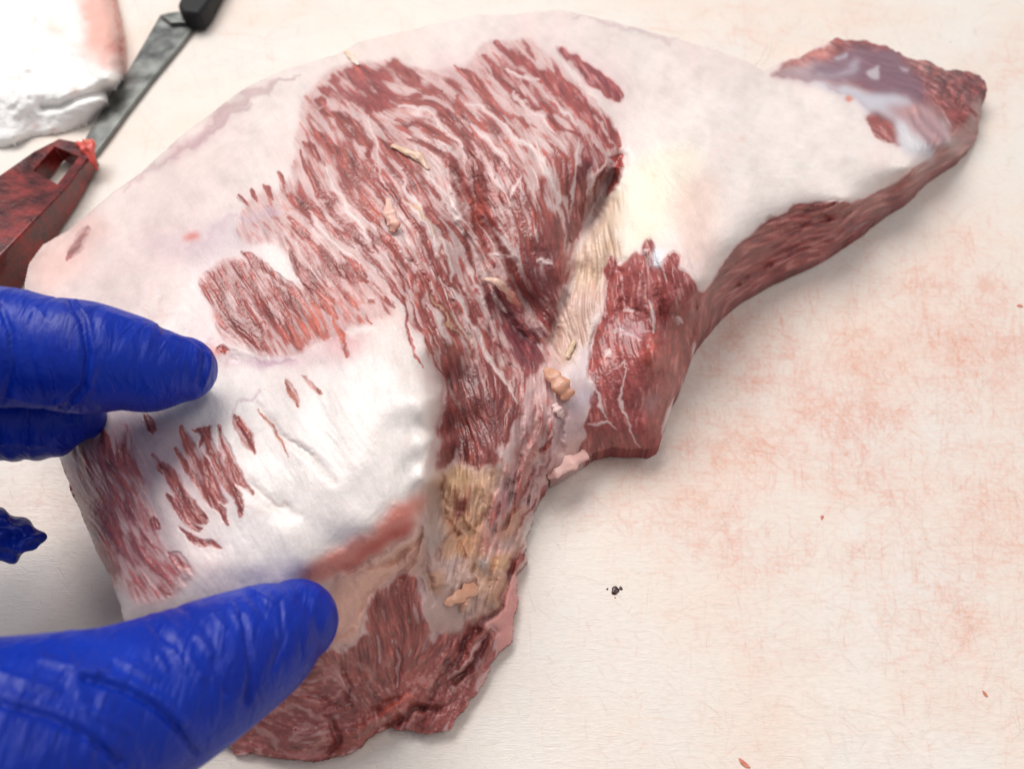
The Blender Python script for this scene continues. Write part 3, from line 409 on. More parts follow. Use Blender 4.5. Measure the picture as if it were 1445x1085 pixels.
# ---- relief (metres towards the viewer)
DSP = np.zeros((NY, NX))
sol = sstep(.2, .9, LEAN); mar = sstep(-1.8, -.6, R)
flat_ = 1-.55*np.clip(polym(T(8,[(215,100),(660,330),(520,780),(470,1010),(150,1010),(150,560)]), 10, 3)+sstep(930, 960, GY*1.), 0, 1)
DSP += 1e-3*flat_*(.08*mar*LM + .06*mar*LF*sol + .17*mar*LB - .22*blur(LEAN, 1.5)*mar)
DSP += 1e-3*(.010*NZ2*(1-mar) + .34*blur(NZ1, 9) + .008*NZ3*(1-sol) + (1-mar)*(.010*LM+.018*LB) + .03*NZ4*sol)
DSP += yel*1e-3*(.22*NZ2+.30*LM+.25*LB) + ylobe*1e-3*.20*LM + side*1e-3*(.22*LB+.16*LM) + grain*1e-3*(.25*NZ3+.25*NZ2)
DSP -= dark*.35e-3
CARVE = [(0,5,1.6,[(755,560),(748,610),(725,660),(700,720)]),(0,4,1.3,[(772,590),(765,640),(740,690)]),(0,4,-1.1,[(762,570),(757,620),(735,670)]),(0,4,1.1,[(735,590),(730,640),(712,690)]),(0,5,1.5,[(795,590),(790,625),(800,650)]),
 (0,14,4.5,[(645,185),(655,250),(680,320),(715,385),(752,440),(770,480)]),(0,34,-2.2,[(700,190),(745,280),(775,370)]),(0,30,-1.6,[(560,260),(620,360),(660,460)]),(0,7,-1.6,[(628,200),(636,260),(655,320),(690,385)]),
   # (tile, half width px, depth mm, points); negative depth raises
 (3,12,9,[(735,610),(715,670),(680,730),(640,800),(610,870),(575,950)]),(3,6,-1.8,[(745,600),(742,680),(715,740)]),(3,7,-1.4,[(700,600),(660,680),(628,760),(600,860)]),
 (7,11,4,[(360,150),(420,260),(500,340),(580,400),(610,440)]),(7,8,-1.5,[(400,120),(470,200),(540,270),(600,320)]),(7,7,3.5,[(690,120),(640,260),(615,400),(600,450)]),
 (10,6,2,[(880,330),(950,400),(1010,500),(1050,600),(1080,700)]),(2,5,1.2,[(1010,600),(1000,760),(1020,880),(1060,980)]),(2,5,.9,[(720,430),(830,460),(930,560)]),(2,6,1.0,[(560,360),(600,400),(610,450)]),
 (10,4,1.0,[(560,400),(640,500),(700,560),(780,700),(860,860),(960,1000)]),(10,4,.8,[(740,400),(810,560),(860,700)]),(10,4,.8,[(690,620),(750,820),(830,960)]),
 (7,6,1.4,[(225,70),(300,200),(380,330),(450,460),(500,560)]),(7,5,1.2,[(160,80),(250,260),(330,420)]),(7,5,3,[(205,500),(200,600),(185,700),(170,820)]),
 (6,14,1.1,[(130,390),(250,450),(340,470),(460,430)]),(6,6,.8,[(300,600),(400,720),(520,800),(600,900)]),(6,8,.6,[(250,880),(360,980),(460,1030)]),
 (8,10,1.0,[(290,640),(300,800),(370,980)]),(8,5,1.2,[(210,460),(160,560),(175,700)]),(8,15,-2.6,[(415,480),(425,560),(455,620),(500,655)]),(8,22,-1.2,[(420,560),(470,640)]),(8,7,-1.2,[(405,370),(420,500)]),
 (8,6,1.2,[(295,200),(300,330),(320,470)]),(8,5,1.2,[(435,200),(450,330),(470,480)]),(8,12,1.2,[(600,350),(640,400)]),(8,5,1.5,[(620,360),(600,480),(575,580)]),
 (8,8,-1.5,[(300,240),(280,330),(250,450)]),(8,8,-1.4,[(360,200),(370,330),(360,430)]),(8,9,-1.6,[(530,200),(520,330),(510,450)]),
 (11,8,3.6,[(830,850),(900,740),(990,620),(1060,500),(1110,470)]),(11,7,3.2,[(930,760),(1000,700),(1080,580),(1127,540)]),(11,11,-3,[(850,820),(920,700),(1020,560)]),(11,10,-3,[(960,690),(1020,640),(1080,520)]),
 (11,6,3,[(650,930),(770,870),(800,840),(880,840)]),(11,5,2,[(440,1040),(500,980),(490,930),(430,830)]),(11,5,1.5,[(600,900),(690,820),(780,780)]),(11,5,1.5,[(720,560),(740,680),(720,780)]),
 (11,12,-2,[(280,950),(380,950),(450,960)]),(11,12,-2.5,[(540,960),(640,900),(740,840)]),(11,5,1.2,[(500,660),(540,760),(560,860)]),(11,5,1.2,[(330,760),(420,800),(520,850)]),(11,5,1.2,[(800,960),(860,860),(950,820)]),
 (12,5,2.5,[(700,330),(640,420),(560,560)]),(12,5,2.5,[(700,600),(640,660),(590,800),(560,920),(450,1060)]),(12,4,1.5,[(530,340),(500,450),(430,540)]),(12,4,1.5,[(270,330),(290,460),(330,560),(260,600)]),(12,5,1.5,[(480,600),(440,760),(430,880)]),
 (12,4,1.2,[(560,640),(500,760),(470,900)]),(12,4,1.5,[(690,210),(640,300),(560,330)]),(12,7,2,[(700,170),(720,260),(690,340)]),(12,12,-1.6,[(400,500),(430,480)]),(12,12,-1.5,[(380,640),(420,620)]),(12,14,-1.6,[(240,740),(260,850)]),(12,8,-1,[(560,720),(540,800)]),
 (0,5,2,[(600,690),(594,760),(560,790),(520,800)]),(0,13,-1.0,[(600,700),(560,735),(500,775),(440,806)]),(0,5,1.5,[(470,815),(530,785),(585,740)]),(12,4,1.6,[(160,520),(130,700),(60,760)]),
 (2,5,.9,[(520,430),(600,560),(640,700),(720,840)]),(3,5,.8,[(180,440),(300,540),(380,640)]),(3,5,.8,[(150,540),(210,680),(210,850),(300,980)]),(3,8,.9,[(505,190),(600,250),(700,350),(750,380)]),
 (0,6,1.5,[(1106,298),(1160,306),(1210,312)]),(0,4,1.8,[(1040,392),(1100,355),(1160,342),(1220,300)]),(0,4,1.8,[(1010,425),(1080,372),(1140,350)]),(0,4,1.2,[(1070,340),(1140,318),(1230,288)]),(9,4,2.0,[(1010,390),(1100,440),(1160,520)]),
 (9,9,.8,[(590,500),(680,550),(760,620)]),(9,5,1.2,[(80,235),(300,215),(400,200)]),(0,10,1.0,[(330,400),(360,440),(390,480)]),(0,5,.8,[(372,380),(410,440),(440,470)]),
 (0,5,1.0,[(602,740),(600,800),(612,850)]),(0,4,.8,[(612,760),(622,810)]),(0,5,-.8,[(585,760),(575,830)]),(0,5,.9,[(560,800),(520,840),(500,880)]),(0,6,-.7,[(540,790),(500,830)]),(5,14,1.2,[(420,700),(560,900),(620,1085)]),(1,8,1,[(940,400),(850,460),(700,570),(600,640)])]
for k, hw, dmm, pts in CARVE:
    p = T(k, pts); m = hw*3+15
    a, b = np.floor(p.min(0)-m).astype(int); c, d = np.ceil(p.max(0)+m).astype(int)
    xs = slice(max(a-X0, 0), max(min(c-X0, NX), 1)); ys = slice(max(b-Y0, 0), max(min(d-Y0, NY), 1))
    dd, tt = distline(p, GX[ys, xs]+2*WXn[ys, xs], GY[ys, xs]+2*WYn[ys, xs])
    DSP[ys, xs] -= dmm*1e-3*np.exp(-(dd/hw)**2)*np.clip(np.sin(np.pi*np.clip(tt, .08, .92))*1.6, 0, 1)
# rounding over at the outline
DSP -= (.0004+.0051*np.clip((H-.5)/1.2, 0, 1))*(1-np.sqrt(np.clip(1-(1-np.clip(D_out/26., 0, 1))**2, 0, 1)))
# wetness -> roughness
ROU = .43 - .07*sol + .10*np.clip(NZ2, -1, 1)*.5 + .08*yel
wet = np.clip(polym(T(0,[(180,330),(300,360),(330,500),(480,440),(620,420),(600,480),(400,520),(280,520),(180,420)]), 20, 5)+polym(T(8,[(430,80),(620,140),(640,300),(560,260)]), 12, 4), 0, 1)
ROU = np.clip(ROU-.05*wet, .26, .7)

def mk_mesh(name, V, Fq, smooth=True):
    me = bpy.data.meshes.new(name); me.vertices.add(len(V)); me.vertices.foreach_set('co', np.ascontiguousarray(V, np.float32).ravel())
    n = len(Fq); me.loops.add(n*4); me.loops.foreach_set('vertex_index', np.ascontiguousarray(Fq, np.int32).ravel())
    me.polygons.add(n); me.polygons.foreach_set('loop_start', np.arange(0, n*4, 4, dtype=np.int32))
    me.update(calc_edges=True)
    if smooth: me.polygons.foreach_set('use_smooth', np.ones(n, bool))
    return me
def vcol(me, C, extra=None):
    a = me.attributes.new('Col', 'FLOAT_COLOR', 'POINT'); q = np.ones((len(me.vertices), 4), np.float32); q[:, :3] = C; a.data.foreach_set('color', q.ravel())
    if extra is not None:
        a = me.attributes.new('Rough', 'FLOAT', 'POINT'); a.data.foreach_set('value', np.ascontiguousarray(extra, np.float32))
def link(name, me, mat=None, parent=None, **kw):
    o = bpy.data.objects.new(name, me); COL.objects.link(o)
    if mat is not None and me is not None: me.materials.append(mat)
    if parent is not None: o.parent = parent
    for k, v_ in kw.items(): o[k] = v_
    return o
def bilin(A, x, y):
    ix = np.clip(x.astype(int), 0, A.shape[1]-2); iy = np.clip(y.astype(int), 0, A.shape[0]-2); fx = np.clip(x-ix, 0, 1); fy = np.clip(y-iy, 0, 1)
    if A.ndim == 3: fx = fx[:, None]; fy = fy[:, None]
    return (A[iy, ix]*(1-fx)+A[iy, ix+1]*fx)*(1-fy)+(A[iy+1, ix]*(1-fx)+A[iy+1, ix+1]*fx)*fy

# ---------------------------------------------------------------- node helpers
def new_mat(name):
    m = bpy.data.materials.new(name); m.use_nodes = True; nt = m.node_tree; return m, nt, nt.nodes['Principled BSDF']
def N(nt, t, **kw):
    n = nt.nodes.new(t)
    for k, v_ in kw.items(): setattr(n, k, v_)
    return n
def L(nt, a, b): nt.links.new(a, b)
def noise(nt, vec, scale, detail=3, rough=.5, dist=0):
    n = N(nt, 'ShaderNodeTexNoise'); n.inputs['Scale'].default_value = scale; n.inputs['Detail'].default_value = detail
    n.inputs['Roughness'].default_value = rough; n.inputs['Distortion'].default_value = dist
    if vec is not None: L(nt, vec, n.inputs['Vector'])
    return n
def ramp(nt, fac, stops):
    r = N(nt, 'ShaderNodeValToRGB'); e = r.color_ramp.elements
    while len(e) < len(stops): e.new(.5)
    for el, (p, c) in zip(e, stops): el.position = p; el.color = (*c, 1) if len(c) == 3 else c
    L(nt, fac, r.inputs[0]); return r
def mixc(nt, fac, a, b, mode='MIX'):
    m = N(nt, 'ShaderNodeMix', data_type='RGBA', blend_type=mode)
    for s, v_ in ((m.inputs['Factor'], fac), (m.inputs[6], a), (m.inputs[7], b)):
        if hasattr(v_, 'is_linked') or hasattr(v_, 'links'): L(nt, v_, s)
        else: s.default_value = v_
    return m.outputs[2]
def bump(nt, h, strength, dist, normal=None):
    b = N(nt, 'ShaderNodeBump'); b.inputs['Strength'].default_value = strength; b.inputs['Distance'].default_value = dist; L(nt, h, b.inputs['Height'])
    if normal is not None: L(nt, normal, b.inputs['Normal'])
    return b.outputs[0]

meat_mat, nt, pb = new_mat('wet_meat')
at = N(nt, 'ShaderNodeAttribute', attribute_name='Col'); ar = N(nt, 'ShaderNodeAttribute', attribute_name='Rough'); tc = N(nt, 'ShaderNodeTexCoord')
n1 = noise(nt, tc.outputs['Object'], 2600, 2); n2 = noise(nt, tc.outputs['Object'], 900, 3)
r1 = ramp(nt, n1.outputs['Fac'], [(.3, (.95, .94, .94)), (.7, (1.05, 1.05, 1.05))])
L(nt, mixc(nt, 1.0, at.outputs['Color'], r1.outputs[0], 'MULTIPLY'), pb.inputs['Base Color'])
L(nt, ar.outputs['Fac'], pb.inputs['Roughness'])
pb.inputs['Subsurface Weight'].default_value = .12; pb.inputs['Subsurface Scale'].default_value = .0016; pb.inputs['Subsurface Radius'].default_value = (1, .4, .3)
pb.inputs['Specular IOR Level'].default_value = .36
pb.inputs['Coat Weight'].default_value = .3; pb.inputs['Coat Roughness'].default_value = .22
nb = bump(nt, n2.outputs['Fac'], .12, .00035); nb = bump(nt, n1.outputs['Fac'], .22, .00016, nb)
L(nt, nb, pb.inputs['Normal']); L(nt, nb, pb.inputs['Coat Normal'])

# ---------------------------------------------------------------- build the meat mesh
MS = 1.05
mx = np.arange(X0+1, X1-2, MS); my = np.arange(Y0+1, Y1-2, MS); MX, MY = np.meshgrid(mx, my)
RG1, RG2 = fbm(NY, NX, 20, 4), fbm(NY, NX, 20, 4); rgm = .5+1.5*sstep(600, 700, GY*1.)+.9*sstep(1080, 1160, GX*1.)*sstep(300, 200, GY*1.); rgm = rgm*(.3+.7*sstep(160, 260, GX*1.))
IN = inside(OUT, MX+bilin(RG1*rgm, (MX-X0).ravel(), (MY-Y0).ravel()).reshape(MX.shape), MY+bilin(RG2*rgm, (MX-X0).ravel(), (MY-Y0).ravel()).reshape(MX.shape))
cell = IN[:-1, :-1] & IN[1:, :-1] & IN[:-1, 1:] & IN[1:, 1:]
idx = np.arange(MX.size).reshape(MX.shape)
Fq = np.stack([idx[:-1, :-1][cell], idx[1:, :-1][cell], idx[1:, 1:][cell], idx[:-1, 1:][cell]], -1)
cxm = (MX[:-1, :-1][cell]+MS/2); cym = (MY[:-1, :-1][cell]+MS/2)
used = np.unique(Fq); remap = -np.ones(MX.size, int); remap[used] = np.arange(len(used)); Fq = remap[Fq]
ux, uy = MX.ravel()[used], MY.ravel()[used]; gx_, gy_ = ux-X0, uy-Y0
hh = bilin(H, gx_, gy_); ds = bilin(DSP, gx_, gy_)
ry = rays(ux, uy); tb = (CH-.0004)/(-ry[:, 2]); tt = (CH-hh/100)/(-ry[:, 2])-ds/np.linalg.norm(ry, axis=1)
tt = np.minimum(tt, tb); V = CAM+ry*tt[:, None]
def meat_point(px, py, lift=0.):                   # a point on the meat's face
    px = np.atleast_1d(np.asarray(px, float)); py = np.atleast_1d(np.asarray(py, float)); r = rays(px, py)
    t = (CH-bilin(H, px-X0, py-Y0)/100)/(-r[:, 2])-(bilin(DSP, px-X0, py-Y0)+lift)/np.linalg.norm(r, axis=1); return CAM+r*t[:, None]
# skirt from the rim down to the board: the hidden flanks and the underside edge
E = np.concatenate([Fq[:, [0, 1]], Fq[:, [1, 2]], Fq[:, [2, 3]], Fq[:, [3, 0]]]); key = np.sort(E, 1); kk = key[:, 0].astype(np.int64)*len(V)+key[:, 1]
_, inv, cnt = np.unique(kk, return_inverse=True, return_counts=True); be = E[cnt[inv] == 1]
bv = np.unique(be); rm = -np.ones(len(V), int); rm[bv] = np.arange(len(bv))
B = V[bv]; hb = B[:, 2]; rh = ry[bv][:, :2]; rh = rh/np.linalg.norm(rh, axis=1)[:, None]
bc = bilin(C, ux[bv]-X0, uy[bv]-Y0); K = 7; Vs = [V]; Cs = [bilin(C, gx_, gy_)]; Rs = [bilin(ROU, gx_, gy_)]; Fs = []
prev = bv.copy()
for k in range(1, K+1):
    s = k/K; q = B.copy(); bulge = .34*np.sin(math.pi*min(s, .5)) if s < .5 else .34-.25*(s-.5)
    far = np.clip(rh[:, 1], 0, 1); q[:, :2] += rh*(hb*bulge*(.4+.6*far))[:, None]; q[:, 2] = hb*(1-s)**1.0
    q[:, 2] = np.maximum(q[:, 2], .0002)
    n0 = sum(len(a) for a in Vs); cur = n0+np.arange(len(bv)); Vs.append(q); Cs.append(bc*.96+.04*lin((150, 80, 80))); Rs.append(np.full(len(bv), .4))
    Fs.append(np.stack([prev[rm[be[:, 1]]], prev[rm[be[:, 0]]], cur[rm[be[:, 0]]], cur[rm[be[:, 1]]]], -1)); prev = cur
Vall = np.vstack(Vs); Call = np.vstack(Cs); Rall = np.concatenate(Rs); nface = len(Fq); Fall = np.vstack([Fq]+Fs)
# normals of the whole skin, so that parts join without a seam
e1 = Vall[Fall[:, 2]]-Vall[Fall[:, 0]]; e2 = Vall[Fall[:, 3]]-Vall[Fall[:, 1]]; fn = np.cross(e1, e2)
VN = np.zeros_like(Vall)
for j in range(4):
    for c_ in range(3): VN[:, c_] += np.bincount(Fall[:, j], fn[:, c_], len(Vall))
VN /= np.linalg.norm(VN, axis=1)[:, None]+1e-20
# which part each face belongs to
part = np.zeros(len(Fall), int)                   # 0 fat cap
def assign(k, pts, pid):
    p = T(k, pts); wx = bilin(WXn, cxm-X0, cym-Y0)*3; wy = bilin(WYn, cxm-X0, cym-Y0)*3; m = inside(p, cxm+wx, cym+wy); part[:nface][m] = pid
assign(0, [(425,120),(470,95),(560,85),(600,95),(640,95),(690,55),(740,55),(800,105),(865,170),(880,215),(865,260),(835,310),(800,380),(775,490),(750,560),(735,620),(690,645),(618,665),(622,540),(600,500),(580,460),(560,420),(555,450),(480,480),(440,485),(380,510),(340,495),(305,470),(280,425),(285,385),(340,350),(325,310),(330,270),(400,240),(425,190)], 1)
assign(12, [(230,250),(340,195),(520,190),(620,130),(700,60),(760,90),(850,200),(830,290),(780,345),(640,800),(590,860),(450,1030),(200,1060),(170,900),(170,560)], 2)
assign(7, [(720,-30),(870,-30),(850,60),(820,200),(800,300),(760,460),(780,600),(700,720),(620,700),(600,560),(612,430),(640,280),(690,120)], 2)
assign(8, [(215,195),(265,190),(300,240),(310,180),(350,150),(405,95),(430,130),(435,200),(470,220),(525,160),(600,310),(625,350),(655,340),(700,440),(600,620),(540,780),(470,1010),(150,1030),(-60,1200),(-60,1100),(60,920),(170,860),(160,780),(150,620),(210,460)], 3)
assign(0, [(1000,402),(1020,372),(1045,345),(1066,325),(1090,308),(1120,290),(1165,284),(1200,286),(1230,278),(1265,255),(1291,236),(1320,214),(1345,195),(1420,190),(1420,230),(1050,440),(1000,470),(995,430)], 4)
assign(9, [(80,250),(300,290),(460,330),(560,430),(590,530),(700,610),(850,730),(960,660),(1050,580),(1250,560),(1250,200),(560,60),(400,60)], 5)
assign(0, [(300,1046),(400,950),(465,912),(500,905),(515,880),(560,820),(600,810),(615,890),(640,900),(720,800),(745,800),(745,930),(600,1085),(300,1085)], 6)
PN = [('fat_cap', 'thick white fat cap with pink and violet veins'), ('marbled_muscle', 'dark red muscle streaked with white fat running down its middle'), ('connective_tissue', 'yellowish fat and sinew in the fold'),
      ('muscle_flap', 'red lean flap pointing down beside the yellow seam'), ('cut_side', 'brownish red cut side below the fat'), ('tail_muscle', 'dark tip with a bluish membrane'), ('lower_muscle', 'ragged lean end under the fat slab')]
# flank faces follow the nearest face of the rim
vp = np.zeros(len(V), int); vp[Fq.ravel()] = np.repeat(part[:nface], 4)
part[nface:] = np.tile(vp[be[:, 0]], K)
meat = link('raw_meat', None, None, None, label='large raw beef cut with white fat cap and marbled red muscle on the board', category='meat')
meat.location = (float(Vall[:, 0].mean()), float(Vall[:, 1].mean()), 0); MO = np.array(meat.location)
for pid, (pn, pl) in enumerate(PN):
    fs = Fall[part == pid]
    if not len(fs): continue
    us = np.unique(fs); r_ = -np.ones(len(Vall), int); r_[us] = np.arange(len(us))
    me = mk_mesh(pn, Vall[us]-MO, r_[fs]); vcol(me, Call[us], Rall[us])
    me.normals_split_custom_set_from_vertices(VN[us].astype(np.float32))
    link(pn, me, meat_mat, meat, label=pl)

# ---------------------------------------------------------------- loose scraps on the meat (parts of it)
def blob(name, spine, rad, col, parent=None, flat=.6, seed=1, jag=.16, mat=None, origin=None, n=16, ns=18, wob=.16, **kw):
    """a small irregular lump lofted along a spine of world points"""
    r2 = np.random.default_rng(seed); S = np.array(spine, float); rad = np.array(rad, float)
    tq = np.linspace(0, len(S)-1, ns); i = np.clip(tq.astype(int), 0, len(S)-2); fq = (tq-i)[:, None]
    Cn = S[i]*(1-fq)+S[i+1]*fq; rr = rad[i]*(1-fq[:, 0])+rad[i+1]*fq[:, 0]
    tan = np.gradient(Cn, axis=0); tan /= np.linalg.norm(tan, axis=1)[:, None]; upv = np.array([0, -.35, 1.]); upv /= np.linalg.norm(upv)
    sd = np.cross(tan, upv); sd /= np.linalg.norm(sd, axis=1)[:, None]; nn = np.cross(sd, tan)
    th = np.linspace(0, 2*math.pi, n, endpoint=False); ph = r2.uniform(0, 6, 6)
    Vv = []
    for a in range(ns):
        m = 1+jag*(np.sin(2*th+ph[0]+a*.5)*.4+np.sin(3*th+ph[1]-a*.9)*.3+np.sin(5*th+ph[2]+a*1.3)*.15)+wob*r2.standard_normal(n)
        m = m*(1+.22*math.sin(a*1.1+ph[3])+.06*math.sin(a*2.3+ph[4]))
        Vv.append(Cn[a]+rr[a]*((np.cos(th)*m)[:, None]*sd[a]+(np.sin(th)*m*flat)[:, None]*nn[a]))
    Vv = np.vstack(Vv); Q = [(a*n+b, a*n+(b+1) % n, (a+1)*n+(b+1) % n, (a+1)*n+b) for a in range(ns-1) for b in range(n)]
    if origin is not None: Vv = Vv-origin
    bm = bmesh.new(); vs = [bm.verts.new(p) for p in Vv]
    for q in Q: bm.faces.new([vs[z] for z in q])
    bm.faces.new(vs[:n][::-1]); bm.faces.new(vs[-n:]); bmesh.ops.recalc_face_normals(bm, faces=bm.faces)
    me = bpy.data.meshes.new(name); bm.to_mesh(me); bm.free(); me.polygons.foreach_set('use_smooth', np.ones(len(me.polygons), bool))
    cc = np.array(col, float); cl = lin(cc[0])[None]*np.ones((len(me.vertices), 3))
    if len(cc) > 1:
        t_ = np.clip(np.repeat(np.linspace(0, 1, ns), n)+.15*r2.standard_normal(ns*n), 0, 1)[:, None]; cl = lin(cc[0])*(1-t_)+lin(cc[1])*t_
    vcol(me, cl, np.full(len(me.vertices), .38)); o = link(name, me, mat or meat_mat, parent, **kw)
    s_ = o.modifiers.new('smooth', 'SUBSURF'); s_.levels = s_.render_levels = 1
    return o
def on_meat(pts, lifts): return [meat_point(x, y, l)[0] for (x, y), l in zip(pts, lifts)]
pxm = .182/F
for pts, lifts, rp, col, sd, lb in [
  ([(769,520),(782,532),(795,548),(804,562)], (.004,.004,.0035,.002), (6,11,13,8), [(206,158,132),(196,136,110)], 3, 'orange fat shred in the fold'),
  ([(683,393),(700,396),(712,408),(722,420),(735,432)], (.003,.005,.004,.003,.002), (2,6,5,8,3), [(226,196,176),(190,110,96)], 4, 'curled pale shred over the dark fold'),
  ([(548,280),(549,300),(556,318),(553,328)], (.002,.003,.002,.001), (4,9,9,3), [(222,186,172),(214,150,130)], 5, 'pale shred standing on the streaks'),
  ([(552,205),(575,215),(592,222),(605,240)], (.001,.002,.0015,.0005), (4,6,7,3), [(214,180,150),(206,168,146)], 6, 'tan shred near the top'),
  ([(828,640),(806,652),(785,668),(773,674)], (.0015,.002,.002,.001), (9,11,7,3), [(222,176,168),(226,186,176)], 7, 'pink fat shred hanging at the flap corner'),
  ([(672,826),(655,838),(640,846),(627,852)], (.001,.002,.002,.001), (8,9,6,3), [(198,144,118),(200,150,124)], 8, 'orange fat lump on the lower fold'),
  ([(657,840),(654,852),(652,862)], (.001,.0015,.001), (5,5,2), [(198,144,120)], 9, 'small orange lump'),
  ([(782,570),(788,580),(795,588)], (.001,.0015,.001), (4,7,4), [(212,180,176)], 10, 'small pale lump'),
  ([(800,505),(806,492),(812,478)], (.001,.001,.001), (3,4,2), [(206,178,146)], 11, 'thin tan sinew'),
  ([(487,72),(497,82),(506,92)], (.001,.002,.001), (4,7,3), [(226,196,164),(232,216,206)], 12, 'pale torn edge at the top')]:
    blob('fat_scrap', on_meat(pts, lifts), [r*pxm for r in rp], col, meat, seed=sd, origin=MO, label=lb, flat=.38)

# ---------------------------------------------------------------- cutting board
board_mat, nt, pb = new_mat('scored_cutting_board')
tc = N(nt, 'ShaderNodeTexCoord'); O = tc.outputs['Object']
def mapped(rz, sx, sy, loc=(0, 0, 0)):
    m = N(nt, 'ShaderNodeMapping'); m.inputs['Rotation'].default_value = (0, 0, math.radians(rz)); m.inputs['Location'].default_value = loc
    m.inputs['Scale'].default_value = (sx, sy, 1); L(nt, O, m.inputs['Vector']); return m.outputs[0]
def math_(op, a, b=None, clamp=False):
    m = N(nt, 'ShaderNodeMath', operation=op); m.use_clamp = clamp
    for i, v_ in enumerate((a, b)):
        if v_ is None: continue
        if isinstance(v_, (int, float)): m.inputs[i].default_value = v_
        else: L(nt, v_, m.inputs[i])
    return m.outputs[0]
def scr(rz, sx, sy, wdt, loc=(0, 0, 0)):           # thin long scores
    n = noise(nt, mapped(rz, sx, sy, loc), 1, 2, .5, .3); d = math_('ABSOLUTE', math_('SUBTRACT', n.outputs['Fac'], .5))
    r = ramp(nt, d, [(0, (1, 1, 1)), (wdt, (0, 0, 0))]); return r.outputs[0]
s1 = scr(3, 110, 620, .07); s2 = scr(88, 90, 620, .07, (3, 1, 0)); s3 = scr(38, 110, 600, .06, (5, 2, 0)); s4 = scr(-35, 120, 620, .06, (1, 7, 0)); s5 = scr(-62, 100, 560, .06, (9, 7, 0))
s6 = scr(12, 60, 500, .05, (4, 3, 0)); s7 = scr(95, 55, 520, .05, (8, 5, 0))
S = math_('MAXIMUM', math_('MAXIMUM', math_('MAXIMUM', s1, s2), math_('MAXIMUM', s6, s7)), math_('MAXIMUM', math_('MAXIMUM', s3, s4), s5))
big = noise(nt, mapped(0, 1, 1, (2.3, .2, 0)), 22, 4, .6); mid_ = noise(nt, O, 90, 4, .65)
base = mixc(nt, ramp(nt, big.outputs['Fac'], [(.35, (0,)*3), (.65, (1,)*3)]).outputs[0], (*lin((224, 218, 211)), 1), (*lin((226, 211, 199)), 1))
ast = N(nt, 'ShaderNodeAttribute', attribute_name='Stain'); asc = N(nt, 'ShaderNodeAttribute', attribute_name='Score')
stn = math_('MULTIPLY', ast.outputs['Fac'], ramp(nt, noise(nt, O, 700, 3, .7).outputs['Fac'], [(.3, (.7,)*3), (.7, (1.25,)*3)]).outputs[0], True)
c2_ = ramp(nt, stn, [(0, (0, 0, 0)), (1, (1, 1, 1))]).outputs[0]
c2_ = mixc(nt, c2_, base, (*lin((212, 128, 98)), 1)); c2_ = mixc(nt, math_('MULTIPLY', asc.outputs['Fac'], .22, True), c2_, (*lin((188, 172, 156)), 1))
fineN = noise(nt, mapped(10, 500, 1400), 1, 3, .6); fr = ramp(nt, fineN.outputs['Fac'], [(.3, (.95, .95, .95)), (.7, (1.04, 1.03, 1.02))])
L(nt, mixc(nt, 1.0, c2_, fr.outputs[0], 'MULTIPLY'), pb.inputs['Base Color'])
L(nt, ramp(nt, mid_.outputs['Fac'], [(.3, (.3,)*3), (.7, (.5,)*3)]).outputs[0], pb.inputs['Roughness'])
nb = bump(nt, math_('ADD', math_('MULTIPLY', math_('ADD', S, asc.outputs['Fac']), -.5), math_('MULTIPLY', fineN.outputs['Fac'], .4)), .3, .0003); L(nt, nb, pb.inputs['Normal'])
pb.inputs['Subsurface Weight'].default_value = 0.0
bm = bmesh.new(); bmesh.ops.create_cube(bm, size=1)
for v_ in bm.verts: v_.co = Vector((v_.co.x*1.1, v_.co.y*1.1+.3, v_.co.z*.02-.0106))
bmesh.ops.bevel(bm, geom=list(bm.edges), offset=.003, segments=3, affect='EDGES')
me = bpy.data.meshes.new('cutting_board'); bm.to_mesh(me); bm.free()
board = link('cutting_board', me, board_mat, kind='structure', label='white plastic cutting board scored by knives and stained pink')
# the scored face in view, as fine sheet with the stain and the scores in it
bs = 1.7; bx = np.arange(-60, PW+60, bs); by = np.arange(-60, PH+60, bs); BX, BY = np.meshgrid(bx, by); nby, nbx = BX.shape
hid = inside(OUT, BX, BY) & (up_lin is not None)
dd_ = np.full(BX.shape, 99.); ix_ = np.clip(BX-X0, 0, NX-1).astype(int); iy_ = np.clip(BY-Y0, 0, NY-1).astype(int); hid = hid & (D_out[iy_, ix_] > 25)
keep = ~(hid[:-1, :-1] & hid[1:, :-1] & hid[:-1, 1:] & hid[1:, 1:])
f1 = fbm(nby, nbx, 46, 5); f2 = fbm(nby, nbx, 14, 4); f3 = fbm(nby, nbx, 5, 2)
dens = np.zeros(BX.shape)
for x, y, rx, ry_, a in [(1180,560,150,90,1.),(1330,480,150,130,1.),(1250,640,170,90,.8),(1060,500,120,80,.95),(1080,600,120,70,.9),(980,640,90,60,.6),(1400,700,120,160,.7),(1340,880,150,70,.65),(1020,740,130,60,.8),(900,700,110,70,.4),(1190,800,200,80,.5),(1250,420,180,60,.45),(1080,880,200,60,.35),
    (1420,120,60,50,.4),(1080,40,200,40,.3),(330,60,90,50,.25),(250,320,80,40,.1),(1130,1010,200,60,.3),(1400,1000,120,60,.3),(60,700,90,60,.2)]:
    dens = np.maximum(dens, a*np.exp(-.5*(((BX-x)/rx)**2+((BY-y)/ry_)**2)*1.6))
dens_ = dens*(.55+.45*sstep(-1.6, 1.6, f1*.8+f2*.25))
